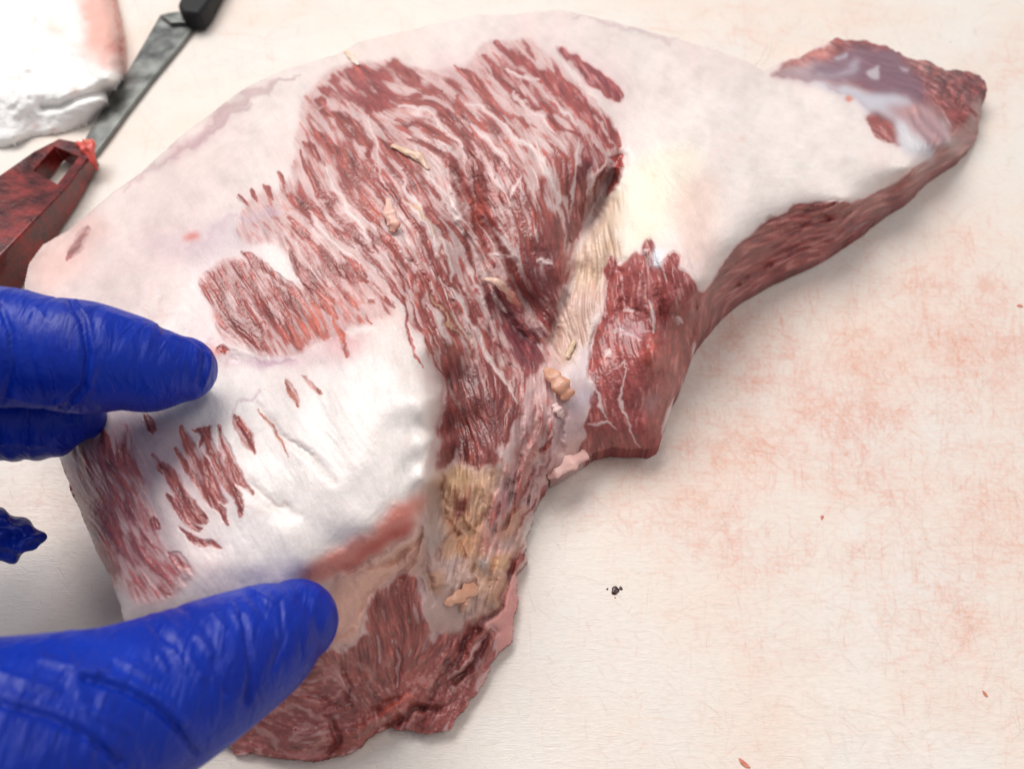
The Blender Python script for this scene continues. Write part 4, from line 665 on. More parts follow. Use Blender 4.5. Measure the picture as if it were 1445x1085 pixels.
def splat(n, dmap, Lr, angs, wob, amp, cut):
    out = np.zeros(nby*nbx); p = (dmap**1.3).ravel(); p = p/p.sum(); c0 = rng.choice(len(p), n, p=p); x0 = c0 % nbx+rng.uniform(0, 1, n); y0 = c0//nbx+rng.uniform(0, 1, n)
    a = np.radians(rng.choice(angs, n)+rng.normal(0, wob, n)); ln_ = rng.lognormal(math.log(Lr), .6, n)/bs; k = rng.normal(0, .006, n); I = amp*rng.uniform(.3, 1, n)
    m = 90; t = np.linspace(-.5, .5, m)[None]; u = t*ln_[:, None]; aa = a[:, None]+k[:, None]*u; x = x0[:, None]+np.cos(aa)*u; y = y0[:, None]+np.sin(aa)*u*.8
    w_ = I[:, None]*(1-(2*t)**2)*np.minimum(1, ln_[:, None]/m*1.6)*(1+.0*x); xi, yi = np.floor(x), np.floor(y); fx, fy = x-xi, y-yi
    for ox, oy, ww in ((0, 0, (1-fx)*(1-fy)), (1, 0, fx*(1-fy)), (0, 1, (1-fx)*fy), (1, 1, fx*fy)):
        X, Y = (xi+ox).astype(int), (yi+oy).astype(int); ok = (X >= 0) & (X < nbx) & (Y >= 0) & (Y < nby); out += np.bincount((Y*nbx+X)[ok], (w_*ww)[ok], nby*nbx)
    return np.minimum(out.reshape(nby, nbx), cut)
A_ = [2, 4, 6, 86, 90, 93, 40, -38, -55, 60, 10]
sc1 = splat(8200, dens_+.008, 24, A_, 9, .55, 1.); sc2 = splat(1300, dens_+.01, 60, [3, 5, 88, 92, 45, -50], 6, .5, 1.); sc3 = splat(2600, np.maximum(dens_, .25), 26, [2, 60, 75, 50, 88, -40], 16, .8, 1.)
stain = .26*blur(dens_, 12)*(.85+.15*f2)+0.05*dens_*sstep(.4, 1.9, f2*.8+f1*.5)+.24*sc1*(.65+.35*sstep(-.8, 1.2, f2+.3*f1))+.22*sc2*(.6+.4*sstep(-.8, .9, f2))+.03*sstep(0, 1.5, f1)
edge = np.minimum(np.minimum(BX+60, PW+60-BX), np.minimum(BY+60, PH+60-BY)); stain = np.clip(stain, 0, .8)*sstep(0, 40, edge); sc3 = sc3*sstep(0, 40, edge)
ii = np.arange(BX.size).reshape(BX.shape); Fb = np.stack([ii[:-1, :-1][keep], ii[1:, :-1][keep], ii[1:, 1:][keep], ii[:-1, 1:][keep]], -1); us = np.unique(Fb); r_ = -np.ones(BX.size, int); r_[us] = np.arange(len(us))
me = mk_mesh('scored_face', P(BX.ravel()[us], BY.ravel()[us], np.zeros(len(us))), r_[Fb])
for nm, A in (('Stain', stain), ('Score', sc3)):
    a = me.attributes.new(nm, 'FLOAT', 'POINT'); a.data.foreach_set('value', A.ravel()[us].astype(np.float32))
link('scored_face', me, board_mat, board)
print('board tris', len(Fb)*2)

# ---------------------------------------------------------------- white towel
def sheet(px0, px1, py0, py1, step, outline, hfun):
    gx, gy = np.meshgrid(np.arange(px0, px1, step, dtype=float), np.arange(py0, py1, step, dtype=float)); ins = inside(outline, gx, gy)
    cell = ins[:-1, :-1] & ins[1:, :-1] & ins[:-1, 1:] & ins[1:, 1:]; ii = np.arange(gx.size).reshape(gx.shape)
    Fq = np.stack([ii[:-1, :-1][cell], ii[1:, :-1][cell], ii[1:, 1:][cell], ii[:-1, 1:][cell]], -1); us = np.unique(Fq); r_ = -np.ones(gx.size, int); r_[us] = np.arange(len(us)); Fq = r_[Fq]
    x, y = gx.ravel()[us], gy.ravel()[us]; h = hfun(x, y); V = P(x, y, np.maximum(h, .03))
    E = np.concatenate([Fq[:, [0, 1]], Fq[:, [1, 2]], Fq[:, [2, 3]], Fq[:, [3, 0]]]); key = np.sort(E, 1); kk = key[:, 0].astype(np.int64)*len(V)+key[:, 1]
    _, inv, cnt = np.unique(kk, return_inverse=True, return_counts=True); be = E[cnt[inv] == 1]; bv = np.unique(be); rm = -np.ones(len(V), int); rm[bv] = np.arange(len(bv))
    q = V[bv].copy(); q[:, 2] = .0002; cur = len(V)+np.arange(len(bv)); F2 = np.stack([be[:, 1], be[:, 0], cur[rm[be[:, 0]]], cur[rm[be[:, 1]]]], -1)
    return np.vstack([V, q]), np.vstack([Fq, F2]), np.concatenate([x, x[bv]]), np.concatenate([y, y[bv]]), len(V)
TO = T(0, [(-220,-200),(150,-200),(160,-20),(168,15),(175,50),(176,85),(173,118),(165,130),(152,132),(153,145),(140,158),(125,172),(90,186),(45,192),(20,204),(0,206),(-60,200),(-220,190)])
tn1 = fbm(240, 240, 30, 4); tn2 = fbm(240, 240, 5, 2)
tcl = np.vstack([TO, TO[:1]])
def th_(x, y):
    d = distline(tcl, x, y)[0]; e = np.sqrt(np.clip(1-(1-np.clip(d/42, 0, 1))**2, 0, 1)); ix = (x+220)/2; iy = (y+200)/2
    n = bilin(tn1, ix, iy)*.06+bilin(tn2, ix, iy)*.006
    fold = np.zeros_like(x)
    for pts, wd, am in [([(176,118),(150,128),(110,138),(85,150),(60,152)], 6, .28),([(60,40),(100,80),(110,120)], 16, .18),([(0,120),(60,110),(100,90)], 14, .15)]:
        fold += am*np.exp(-(distline(np.array(pts, float), x, y)[0]/wd)**2)
    top = 1.3-.75*sstep(110, 190, y+.0*x)
    return np.maximum(top*e+n*e-fold, .05)
towel_mat, nt, pb = new_mat('terry_towel')
at = N(nt, 'ShaderNodeAttribute', attribute_name='Col'); L(nt, at.outputs['Color'], pb.inputs['Base Color']); pb.inputs['Roughness'].default_value = .95; pb.inputs['Specular IOR Level'].default_value = .15
pb.inputs['Sheen Weight'].default_value = .3
tc = N(nt, 'ShaderNodeTexCoord'); nn_ = noise(nt, tc.outputs['Object'], 900, 3); L(nt, bump(nt, nn_.outputs['Fac'], .45, .0009), pb.inputs['Normal'])
tl = N(nt, 'ShaderNodeBsdfTranslucent'); L(nt, at.outputs['Color'], tl.inputs['Color']); mx_ = N(nt, 'ShaderNodeMixShader'); mx_.inputs[0].default_value = .0
L(nt, pb.outputs[0], mx_.inputs[1]); L(nt, tl.outputs[0], mx_.inputs[2]); L(nt, mx_.outputs[0], nt.nodes['Material Output'].inputs['Surface'])
TV, TF, tx, ty, ntop = sheet(-220, 180, -200, 210, 2.0, TO, th_)
def tcol(x, y):
    n = bilin(tn1, (x+220)/2, (y+200)/2); s = sstep(95, 140, x+n*9+(y-60)*-.05)*(1-sstep(70, 118, y+n*12-(x-150)*.3))
    red = np.exp(-(((x-163)/14)**2+((y-68)/10)**2))
    c = np.ones((len(x), 3))*lin((243, 241, 238)); y2 = np.clip(.35+.4*n, 0, 1)[:, None]*np.exp(-((y-40)/60)**2)[:, None]
    c = c*(1-.5*y2)+lin((226, 204, 186))*.5*y2; s = s[:, None]; c = c*(1-.8*s)+lin((224, 158, 142))*.8*s
    c = c*(1-.5*red[:, None])+lin((206, 104, 94))*.5*red[:, None]
    for a, b, r in ((50, 178, 6), (75, 182, 5), (105, 128, 7)):
        g = np.exp(-(((x-a)/r)**2+((y-b)/r)**2))[:, None]*.35; c = c*(1-g)+lin((206, 140, 130))*g
    return c
me = mk_mesh('towel', TV, TF); vcol(me, tcol(tx, ty))
towel = link('towel', me, towel_mat, label='white terry towel with a pink blood stain, crumpled in the far left corner', category='towel')
r3 = np.random.default_rng(5); nl = 2500; pick = r3.choice(np.nonzero((distline(tcl, tx[:ntop], ty[:ntop])[0] < 8) & (ty[:ntop] < 112))[0], nl); base_p = TV[pick]+r3.normal(0, .0003, (nl, 3)); dr = r3.normal(0, 1, (nl, 3)); dr[:, 2] = np.abs(dr[:, 2])*.8+.4; dr /= np.linalg.norm(dr, axis=1)[:, None]
sdv = np.cross(dr, r3.normal(0, 1, (nl, 3))); sdv /= np.linalg.norm(sdv, axis=1)[:, None]; ln = r3.uniform(.0006, .0013, nl)[:, None]; wdt = .00016
LV = np.stack([base_p-sdv*wdt, base_p+sdv*wdt, base_p+dr*ln+sdv*wdt*.6+r3.normal(0, .0002, (nl, 3)), base_p+dr*ln-sdv*wdt*.6], 1).reshape(-1, 3)
LF_ = np.arange(nl*4).reshape(-1, 4); me = mk_mesh('terry_pile', LV, LF_); vcol(me, np.repeat(tcol(tx[pick], ty[pick]), 4, 0)); 
pile_mat, nt, pb = new_mat('terry_loops'); at = N(nt, 'ShaderNodeAttribute', attribute_name='Col'); L(nt, at.outputs['Color'], pb.inputs['Base Color']); pb.inputs['Roughness'].default_value = 1; pb.inputs['Specular IOR Level'].default_value = 0
tl = N(nt, 'ShaderNodeBsdfTranslucent'); L(nt, at.outputs['Color'], tl.inputs['Color']); mx_ = N(nt, 'ShaderNodeMixShader'); mx_.inputs[0].default_value = .5
L(nt, pb.outputs[0], mx_.inputs[1]); L(nt, tl.outputs[0], mx_.inputs[2]); L(nt, mx_.outputs[0], nt.nodes['Material Output'].inputs['Surface'])
link('terry_pile', me, pile_mat, towel, kind='stuff')

# ---------------------------------------------------------------- boning knife
steel, nt, pb = new_mat('worn_steel'); pb.inputs['Metallic'].default_value = 1
tc = N(nt, 'ShaderNodeTexCoord'); m_ = N(nt, 'ShaderNodeMapping'); m_.inputs['Scale'].default_value = (60, 1500, 60); L(nt, tc.outputs['Object'], m_.inputs[0])
a_ = noise(nt, m_.outputs[0], 1, 3); b_ = noise(nt, tc.outputs['Object'], 130, 4)
L(nt, ramp(nt, b_.outputs['Fac'], [(.3, (.12, .125, .12)), (.7, (.28, .29, .275))]).outputs[0], pb.inputs['Base Color']); L(nt, ramp(nt, b_.outputs['Fac'], [(.3, (.28,)*3), (.7, (.5,)*3)]).outputs[0], pb.inputs['Roughness'])
L(nt, bump(nt, a_.outputs['Fac'], .2, .0003), pb.inputs['Normal'])
blackp, nt, pb = new_mat('black_grip'); pb.inputs['Base Color'].default_value = (.009, .009, .011, 1); pb.inputs['Roughness'].default_value = .6; pb.inputs['Specular IOR Level'].default_value = .3
tc = N(nt, 'ShaderNodeTexCoord'); L(nt, bump(nt, noise(nt, tc.outputs['Object'], 1200, 2).outputs['Fac'], .3, .0003), pb.inputs['Normal'])
def prism(name, top, h0, h1, mat, parent=None, bev=.0004, origin=None, **kw):
    """a solid whose upper face is seen at the given pixels, h1 (cm) high, down to h0"""
    tp = np.array([P(x, y, (h1 if np.isscalar(h1) else h1[i])) for i, (x, y) in enumerate(top)]); bt = tp.copy(); bt[:, 2] = h0/100
    o_ = np.zeros(3) if origin is None else origin
    bm = bmesh.new(); a = [bm.verts.new(p-o_) for p in tp]; b = [bm.verts.new(p-o_) for p in bt]; n = len(a)
    bm.faces.new(a); bm.faces.new(b[::-1])
    for i in range(n): bm.faces.new((a[i], b[i], b[(i+1) % n], a[(i+1) % n]))
    bmesh.ops.recalc_face_normals(bm, faces=bm.faces)
    me = bpy.data.meshes.new(name); bm.to_mesh(me); bm.free(); o = link(name, me, mat, parent, **kw)
    md = o.modifiers.new('edge', 'BEVEL'); md.width = bev; md.segments = 3; md.limit_method = 'ANGLE'; md.harden_normals = False
    me.polygons.foreach_set('use_smooth', np.ones(len(me.polygons), bool)); wn_ = o.modifiers.new('wn', 'WEIGHTED_NORMAL'); return o
KO = P(200, 120, 0)
knife = link('boning_knife', None, None, None, label='steel boning knife with a black handle lying on the board beside the towel', category='knife'); knife.location = KO
blade = prism('blade', [(226,21),(181,99),(158,129),(140,162),(122,192),(112,214),(118,228),(136,214),(156,188),(177,159),(214,111),(254,63),(283,26)], .06, .22, steel, knife, .0003, KO)
prism('handle', [(256,-10),(249,6),(256,16),(280,18),(292,4),(310,-30),(390,-170),(350,-190),(275,-60)], .05, .9, blackp, knife, .002, KO)
prism('bolster', [(226,21),(238,18),(252,16),(262,21),(287,24),(280,30),(240,32)], .05, .4, steel, knife, .0005, KO)

# ---------------------------------------------------------------- red handle with a hanging hole
redm, nt, pb = new_mat('bloody_red_plastic')
tc = N(nt, 'ShaderNodeTexCoord'); n_ = noise(nt, tc.outputs['Object'], 150, 5, .65); n2 = noise(nt, tc.outputs['Object'], 700, 3)
L(nt, ramp(nt, n_.outputs['Fac'], [(.34, tuple(lin((48, 16, 20)))), (.52, tuple(lin((98, 16, 15)))), (.72, tuple(lin((150, 30, 26))))]).outputs[0], pb.inputs['Base Color'])
L(nt, ramp(nt, n_.outputs['Fac'], [(.3, (.16,)*3), (.7, (.5,)*3)]).outputs[0], pb.inputs['Roughness']); L(nt, bump(nt, n2.outputs['Fac'], .35, .0005), pb.inputs['Normal']); pb.inputs['Coat Weight'].default_value = .5; pb.inputs['Coat Roughness'].default_value = .1; pb.inputs['Specular IOR Level'].default_value = .3
RO = P(60, 260, 0)
red = link('red_handled_knife', None, None, None, label='dark red bloody plastic handle with a rectangular hanging hole, left of the meat', category='knife'); red.location = RO
# upper face outline and hole, seen from the camera, 1.5 cm up
HT = 1.55
topo = [(84,195),(124,203),(130,214),(96,262),(48,312),(0,362),(-90,450),(-150,400),(-70,300),(0,246),(44,216)]
hole = [(77,207),(110,221),(80,259),(48,241)]
bm = bmesh.new()
def bridge(outer, inner, ho, hi):
    return outer, inner
tpo = np.array([P(x, y, h_) for (x, y), h_ in zip(topo, [.72, .72, .7, .85, 1.15, 1.35, 1.5, 1.5, 1.5, 1.35, .95])])-RO; bto = tpo.copy(); cen = tpo.mean(0); bto[:, 2] = .001
tph = np.array([P(x, y, .78) for x, y in hole])-RO; bth = tph.copy(); bth = bth.mean(0)+(bth-bth.mean(0))*1.08; bth[:, 2] = .001
vo = [bm.verts.new(p) for p in tpo]; vh = [bm.verts.new(p) for p in tph]; wo = [bm.verts.new(p) for p in bto]; wh = [bm.verts.new(p) for p in bth]
for (A_, B_, fl) in ((vo, vh, False), (wo, wh, True)):
    fs = [[A_[0], A_[1], A_[2], B_[1], B_[0]], [A_[2], A_[3], B_[2], B_[1]], [A_[3], A_[4], A_[9], B_[3], B_[2]], [A_[9], A_[10], A_[0], B_[0], B_[3]], [A_[4], A_[5], A_[8], A_[9]], [A_[5], A_[6], A_[7], A_[8]]]
    for q in fs: bm.faces.new(q)
for A_, B_ in ((vo, wo), (vh, wh)):
    n = len(A_)
    for i in range(n): bm.faces.new((A_[i], A_[(i+1) % n], B_[(i+1) % n], B_[i]))
bmesh.ops.recalc_face_normals(bm, faces=bm.faces)
me = bpy.data.meshes.new('handle'); bm.to_mesh(me); bm.free(); hd = link('handle', me, redm, red)
md = hd.modifiers.new('edge', 'BEVEL'); md.width = .0014; md.segments = 4; md.limit_method = 'ANGLE'; md.angle_limit = math.radians(40)
me.polygons.foreach_set('use_smooth', np.ones(len(me.polygons), bool)); hd.modifiers.new('wn', 'WEIGHTED_NORMAL')
blob('meat_scrap', [P(108, 203, .75), P(119, 205, .85), P(127, 213, .8), P(132, 230, .6), P(137, 241, .4)], [.0008, .0018, .002, .001, .0004], [(214, 84, 72), (190, 70, 60)], None, seed=21, label='bright red shred of meat stuck on the end of the red handle', category='scrap', jag=.6)
blob('meat_scrap', [P(120, 206, .8), P(127, 202, .85), P(133, 199, .85)], [.002, .0018, .0006], [(220, 110, 90)], None, seed=22, label='small orange shred beside the hole of the red handle', category='scrap', jag=.5)

# ---------------------------------------------------------------- blood drops, fibre and crumbs on the board
bloodm, nt, pb = new_mat('dried_blood'); tc = N(nt, 'ShaderNodeTexCoord'); L(nt, ramp(nt, noise(nt, tc.outputs['Object'], 900, 2).outputs['Fac'], [(.3, (.02, .003, .003)), (.7, (.07, .012, .01))]).outputs[0], pb.inputs['Base Color']); pb.inputs['Roughness'].default_value = .3
pinkm, nt, pb = new_mat('pale_crumb'); tc = N(nt, 'ShaderNodeTexCoord'); L(nt, ramp(nt, noise(nt, tc.outputs['Object'], 900, 2).outputs['Fac'], [(.3, (.5, .12, .08)), (.7, (.62, .25, .17))]).outputs[0], pb.inputs['Base Color']); pb.inputs['Roughness'].default_value = .5
def drop(name, px, py, r, mat, lb, cat, sx=1., seed=0, rot=0, group=None):
    r4 = np.random.default_rng(seed+50); c = P(px, py, 0); bm = bmesh.new(); bmesh.ops.create_icosphere(bm, subdivisions=3, radius=1); ph = r4.uniform(0, 6, 4)
    rr = r*.2/F
    for v_ in bm.verts:
        a = math.atan2(v_.co.y, v_.co.x); k = 1+.12*math.sin(2*a+ph[0])+.1*math.sin(3*a+ph[1])+.05*math.sin(5*a+ph[2]); x, y = v_.co.x*k*rr*sx, v_.co.y*k*rr
        v_.co = (x*math.cos(rot)-y*math.sin(rot), x*math.sin(rot)+y*math.cos(rot), v_.co.z*rr*.3+rr*.15)
    me = bpy.data.meshes.new(name); bm.to_mesh(me); bm.free(); me.polygons.foreach_set('use_smooth', np.ones(len(me.polygons), bool)); o = link(name, me, mat, label=lb, category=cat)
    o.location = c
    if group: o['group'] = group
    return o
drop('blood_drop', 868, 833, 5.2, bloodm, 'largest of the three dark blood drops on the board below the meat', 'blood drop', seed=1, group='dark blood drops on the board')
drop('blood_drop', 876, 830, 2.4, bloodm, 'small dark blood drop just right of the largest one', 'blood drop', seed=2, group='dark blood drops on the board')
drop('blood_drop', 857, 831, 1.4, bloodm, 'tiny dark blood drop left of the largest one', 'blood drop', seed=3, group='dark blood drops on the board')
for i, (x, y, r, s_, ro, lb) in enumerate([(1050,1077,3,2.2,-.7,'thin pink crumb near the bottom edge of the board'),(1160,730,2.2,1.5,1.2,'tiny pink crumb below the stained patch of the board'),(1439,432,3,1.6,.1,'pink crumb at the right edge of the board'),
    (1390,979,2,2,-1,'tiny pink crumb in the lower right of the board'),(1341,60,1.6,1,0,'brown speck above the dark tail tip'),(868,843,1.0,1.2,0,'faint speck just under the blood drops')]):
    drop('crumb', x, y, r, pinkm, lb, 'crumb', s_, 10+i, ro)
fibm, nt, pb = new_mat('grey_fibre'); pb.inputs['Base Color'].default_value = (.45, .43, .4, 1); tc = N(nt, 'ShaderNodeTexCoord'); L(nt, ramp(nt, noise(nt, tc.outputs['Object'], 400, 2).outputs['Fac'], [(.3, (.4, .38, .35)), (.7, (.6, .58, .55))]).outputs[0], pb.inputs['Base Color'])
def fibre(pts, r, lb):
    c = np.array([P(*q) for q in pts]); o_ = P(*pts[0][:2], 0); t = np.linspace(0, len(c)-1, 12); k = np.clip(t.astype(int), 0, len(c)-2); c = c[k]*(1-(t-k))[:, None]+c[k+1]*(t-k)[:, None]
    Vv = np.vstack([p-o_+r*np.array([math.cos(a), 0, math.sin(a)]) for p in c for a in (0, 2.1, 4.2)]); Q = [(i*3+b, i*3+(b+1) % 3, i*3+3+(b+1) % 3, i*3+3+b) for i in range(11) for b in range(3)]
    me = mk_mesh('hair', Vv, np.array(Q)); o = link('hair', me, fibm, label=lb, category='hair'); o.location = o_
fibre([(1066,92,1.4),(1074,84,1.6),(1078,74,1.8),(1082,66,1.9)], .00006, 'fine pale hair standing up behind the narrow neck of the meat')
fibre([(1074,92,1.4),(1082,86,1.5),(1088,72,1.7),(1089,60,1.8)], .00006, 'second fine hair behind the meat, bent to the right')

# ---------------------------------------------------------------- gloved hand
glove, nt, pb = new_mat('blue_nitrile')
tc = N(nt, 'ShaderNodeTexCoord'); O = tc.outputs['Object']
g1 = noise(nt, O, 60, 4); g2 = noise(nt, O, 1600, 2)
L(nt, ramp(nt, g1.outputs['Fac'], [(.3, (.0, .014, .25)), (.7, (.0, .028, .38))]).outputs[0], pb.inputs['Base Color'])
pb.inputs['Roughness'].default_value = .38; pb.inputs['Specular IOR Level'].default_value = .3
m_ = N(nt, 'ShaderNodeMapping'); m_.inputs['Rotation'].default_value = (0, 0, math.radians(25)); m_.inputs['Scale'].default_value = (420, 90, 160); L(nt, O, m_.inputs[0])
m2_ = N(nt, 'ShaderNodeMapping'); m2_.inputs['Rotation'].default_value = (0, 0, math.radians(-20)); m2_.inputs['Scale'].default_value = (900, 180, 400); L(nt, O, m2_.inputs[0])
wr = noise(nt, m_.outputs[0], 1, 2, .5, .6)
L(nt, bump(nt, g2.outputs['Fac'], .18, .0002, bump(nt, wr.outputs['Fac'], .5, .0016, bump(nt, noise(nt, m2_.outputs[0], 1, 3, .6, 1.2).outputs['Fac'], .35, .0006))), pb.inputs['Normal'])
def chain(pts):                                    # (px, py, height cm, radius px)
    c = np.array([P(x, y, h) for x, y, h, r in pts]); dep = np.array([(CH-h/100)/(-rays(x, y)[2]) for x, y, h, r in pts]); return c, np.array([p[3] for p in pts])*dep/F
FING = {'index': [(-330,520,6.6,96),(-150,486,6.5,92),(0,490,6.1,86),(60,497,5.9,80),(125,505,5.7,80),(180,512,5.4,69),(210,520,5.2,63),(236,521,5.07,56),(258,521,4.95,47)],
 'middle': [(-330,640,5.0,80),(-150,600,4.3,68),(-40,593,4.1,61),(30,590,3.95,60),(75,590,3.8,57),(105,590,3.7,44),(118,590,3.6,30)],
 'ring': [(-330,740,4.0,70),(-150,742,3.4,56),(-60,752,3.0,46),(-10,757,2.7,40),(18,759,2.55,33),(38,759,2.5,20)],
 'little': [(-330,830,3.4,60),(-190,830,2.8,46),(-110,825,2.4,36),(-70,820,2.2,24)],
 'thumb': [(-330,1100,6.3,190),(-160,1100,6.0,180),(-20,1070,5.6,166),(80,1040,5.2,146),(160,1012,4.8,128),(240,975,4.45,112),(310,938,4.15,98),(362,910,3.9,85),(397,889,3.75,73),(417,877,3.65,60)],
 'palm': [(-420,560,6.2,130),(-440,760,5.4,170),(-420,960,5.6,200),(-330,1100,6.0,190)], 'palm2': [(-330,1100,6.0,190),(-520,860,6,260),(-700,900,6.5,260)]}
def tube(bm, c, r, n=40):
    ns = max(int(np.linalg.norm(np.diff(c, axis=0), axis=1).sum()/.0022), 8); t = np.linspace(0, len(c)-1, ns)
    def cr(A):
        i = np.clip(t.astype(int), 0, len(A)-2); f = t-i; Ap = np.concatenate([A[:1]*2-A[1:2], A, A[-1:]*2-A[-2:-1]]); p0, p1, p2, p3 = Ap[i], Ap[i+1], Ap[i+2], Ap[i+3]
        if A.ndim > 1: f = f[:, None]
        return .5*((2*p1)+(-p0+p2)*f+(2*p0-5*p1+4*p2-p3)*f*f+(-p0+3*p1-3*p2+p3)*f**3)
    Cc, rr = cr(c), cr(r); tan = np.gradient(Cc, axis=0); tan /= np.linalg.norm(tan, axis=1)[:, None]; rings = []
    # round caps
    ext = [(Cc[0]-tan[0]*rr[0]*math.sin(a), rr[0]*math.cos(a), tan[0]) for a in (1.45, 1.1, .75, .4)]+list(zip(Cc, rr, tan))+[(Cc[-1]+tan[-1]*rr[-1]*math.sin(a), rr[-1]*math.cos(a), tan[-1]) for a in (.3, .6, .9, 1.2, 1.45)]
    th = np.linspace(0, 2*math.pi, n, endpoint=False)
    for p, q, tv in ext:
        s = np.cross(tv, (0, 0, 1)); s /= np.linalg.norm(s); u = np.cross(s, tv); rings.append([bm.verts.new(p+q*(math.cos(a)*s+math.sin(a)*u)) for a in th])
    for a in range(len(rings)-1):
        for b in range(n): bm.faces.new((rings[a][b], rings[a][(b+1) % n], rings[a+1][(b+1) % n], rings[a+1][b]))
    bm.faces.new(rings[0][::-1]); bm.faces.new(rings[-1])
bm = bmesh.new(); CH_ = {}
for k, pts in FING.items():
    c, r = chain(pts); CH_[k] = (c, r); tube(bm, c, r)
bmesh.ops.recalc_face_normals(bm, faces=bm.faces)
me = bpy.data.meshes.new('hand_raw'); bm.to_mesh(me); bm.free(); ho = link('hand_raw', me)
md = ho.modifiers.new('r', 'REMESH'); md.mode = 'VOXEL'; md.voxel_size = .00045
md = ho.modifiers.new('s', 'SMOOTH'); md.iterations = 6; md.factor = .6
dg = bpy.context.evaluated_depsgraph_get(); me2 = bpy.data.meshes.new_from_object(ho.evaluated_get(dg)); bpy.data.objects.remove(ho)
nv = len(me2.vertices); HV = np.empty(nv*3, np.float32); me2.vertices.foreach_get('co', HV); HV = HV.reshape(-1, 3).astype(float); HN = np.empty(nv*3, np.float32); me2.vertices.foreach_get('normal', HN); HN = HN.reshape(-1, 3).astype(float)
def pix(V):                                        # where in the view a point of the hand lies: used to find it along a finger
    d = V-CAM; s, c = math.sin(PITCH), math.cos(PITCH); z = d[:, 1]*c-d[:, 2]*s; return PW/2+F*d[:, 0]/z, PH/2-F*(d[:, 1]*s+d[:, 2]*c)/z
def along(V, c):
    best = np.full(len(V), 1e9); s = np.zeros(len(V)); acc = 0
    for i in range(len(c)-1):
        ab = c[i+1]-c[i]; l = np.linalg.norm(ab); t = np.clip((V-c[i])@ab/l**2, -.5 if i == 0 else 0, 1.6 if i == len(c)-2 else 1); d = np.linalg.norm(V-c[i]-t[:, None]*ab, axis=1)
        k = d < best; best[k] = d[k]; s[k] = (acc+t*l)[k]; acc += l
    return best, s, acc
dI = {k: along(HV, CH_[k][0]) for k in ('index', 'middle', 'ring', 'thumb')}
lab = np.argmin(np.stack([dI[k][0]/(CH_[k][1].mean()) for k in dI]), 0); keys = list(dI)
disp = np.zeros(nv); r5 = np.random.default_rng(3)
th_ang = {k: np.arctan2(HV[:, 2]-CH_[k][0].mean(0)[2], HV[:, 1]-CH_[k][0].mean(0)[1]) for k in dI}
px_h, py_h = pix(HV)
mI = lab == keys.index('index'); s = dI['index'][1]; tot = dI['index'][2]
for s0, wd, am in ((tot-.0235, .0004, -.0003), (tot-.0415, .0005, -.0008), (tot-.0406, .0005, .0004), (tot-.0270, .0005, .00012), (tot-.0335, .0005, -.00012), (tot-.03, .0004, .0001)):
    q = s+.0009*np.sin(3*th_ang['index']+s0*900)+.0012*np.cos(th_ang['index']); disp += np.where(mI, am*np.exp(-((q-s0)/wd)**2), 0)
mT = lab == keys.index('thumb'); s = dI['thumb'][1]; tot = dI['thumb'][2]
u = (HV@np.array([.8, .5, .3])); v_ = HV@np.array([-.5, .8, .2])
for j in range(8):
    a0 = r5.uniform(.0, 1.2); s0 = tot-r5.uniform(.0, .075); wd = r5.uniform(.0004, .0009); am = r5.uniform(.0001, .0003)*(1 if j % 3 else -1); th0 = r5.uniform(0, 2.6)
    q = s+(a0-.3)*.004*np.sin(th_ang['thumb']*1.5+a0*5); disp += np.where(mT, am*np.exp(-((q-s0)/wd)**2)*np.exp(-((th_ang['thumb']-th0)/.7)**2), 0)
mR = (lab == keys.index('ring')); q = HV*900; disp += np.where(mR, .0009*np.sin(q[:, 0]*1.1+1.3*np.sin(q[:, 1]*.9))*np.cos(q[:, 1]*.8+q[:, 2]), 0)
mM = lab == keys.index('middle'); disp += np.where(mM, .0002*np.sin(dI['middle'][1]*1400+np.sin(th_ang['middle']*2)), 0)
facing = sstep(0, .25, np.einsum('ij,ij->i', HN, (CAM-HV)/np.linalg.norm(CAM-HV, axis=1)[:, None]))
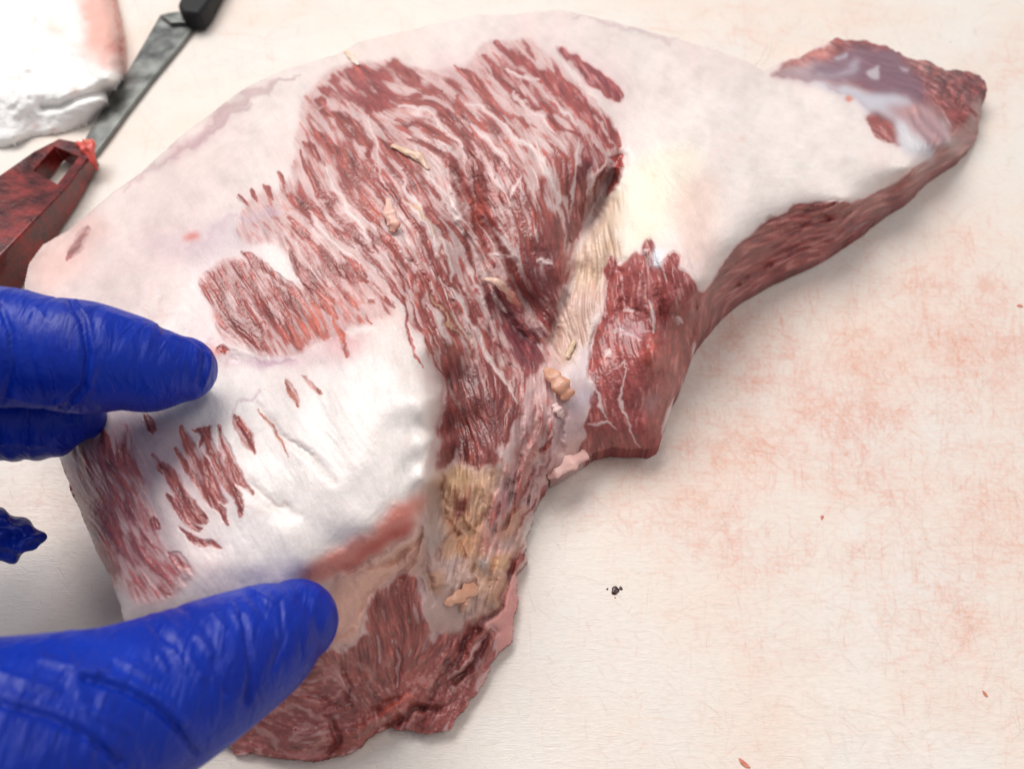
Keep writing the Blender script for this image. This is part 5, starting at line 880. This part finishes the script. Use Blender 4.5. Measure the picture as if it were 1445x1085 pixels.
for key_, wd, am, pts in [('thumb',5,-.8,[(120,955),(177,973),(220,998),(248,1026),(277,1062)]),('thumb',6,.4,[(120,945),(180,962),(228,988),(258,1020)]),('thumb',6,-.8,[(0,991),(71,1012),(121,1037),(170,1076)]),('thumb',4.5,-.6,[(341,870),(351,913),(355,955),(348,991)]),
   ('thumb',4,.35,[(225,925),(234,942)]),('thumb',4,.35,[(245,918),(260,944)]),('thumb',4,.4,[(280,898),(300,922)]),('thumb',4,.35,[(325,853),(343,888)]),('thumb',4,.3,[(300,863),(316,884)]),('thumb',4,.35,[(345,825),(382,848)]),('thumb',6,.45,[(60,930),(135,952)]),('thumb',6,.4,[(165,930),(218,957)]),('thumb',6,.35,[(0,950),(80,975)]),
   ('thumb',4,.3,[(400,820),(418,838)]),('thumb',3.5,-.35,[(395,850),(400,900),(385,940)]),('thumb',3.5,-.3,[(300,930),(320,980)]),('thumb',4,.3,[(268,930),(285,955)]),('thumb',4,-.4,[(215,880),(240,905)]),('thumb',5,.3,[(120,1000),(180,1030)]),
   ('index',4,-.7,[(98,424),(116,450),(124,500),(118,545),(88,578)]),('index',4,.35,[(106,424),(124,450),(132,500),(126,548),(96,580)]),('index',4,-.6,[(0,432),(16,470),(18,520),(4,566)]),('index',3.5,.25,[(50,432),(66,455)]),('index',3,-.45,[(268,478),(286,492),(289,512),(280,545)]),('index',3.5,.3,[(244,474),(272,482),(290,500)]),('index',3,.3,[(296,500),(296,520),(288,545)]),('index',3,.3,[(222,458),(224,470)]),
   ('index',4,.3,[(20,560),(60,572),(110,566)]),('index',3.5,.2,[(150,440),(185,452)]),('middle',4,.3,[(0,625),(60,628)]),('ring',5,-.8,[(0,735),(22,748),(20,775)]),('ring',4,.6,[(12,735),(34,752)])]:
    d_, _t = distline(np.array(pts, float), px_h, py_h); disp += np.where(lab == keys.index(key_), am*1e-3*np.exp(-(d_/wd)**2)*facing, 0)
HV = HV+HN*disp[:, None]
HO = CH_['palm'][0].mean(0); HO[2] = 0
me2.vertices.foreach_set('co', (HV-HO).astype(np.float32).ravel()); me2.update(); me2.polygons.foreach_set('use_smooth', np.ones(len(me2.polygons), bool)); me2.name = 'gloved_hand'
hand = link('gloved_hand', me2, glove, label='hand in a blue rubber glove reaching in from the left and holding the meat', category='hand'); hand.location = HO
print('meat tris', len(Fall)*2, 'hand', nv, 'towel', len(TF))
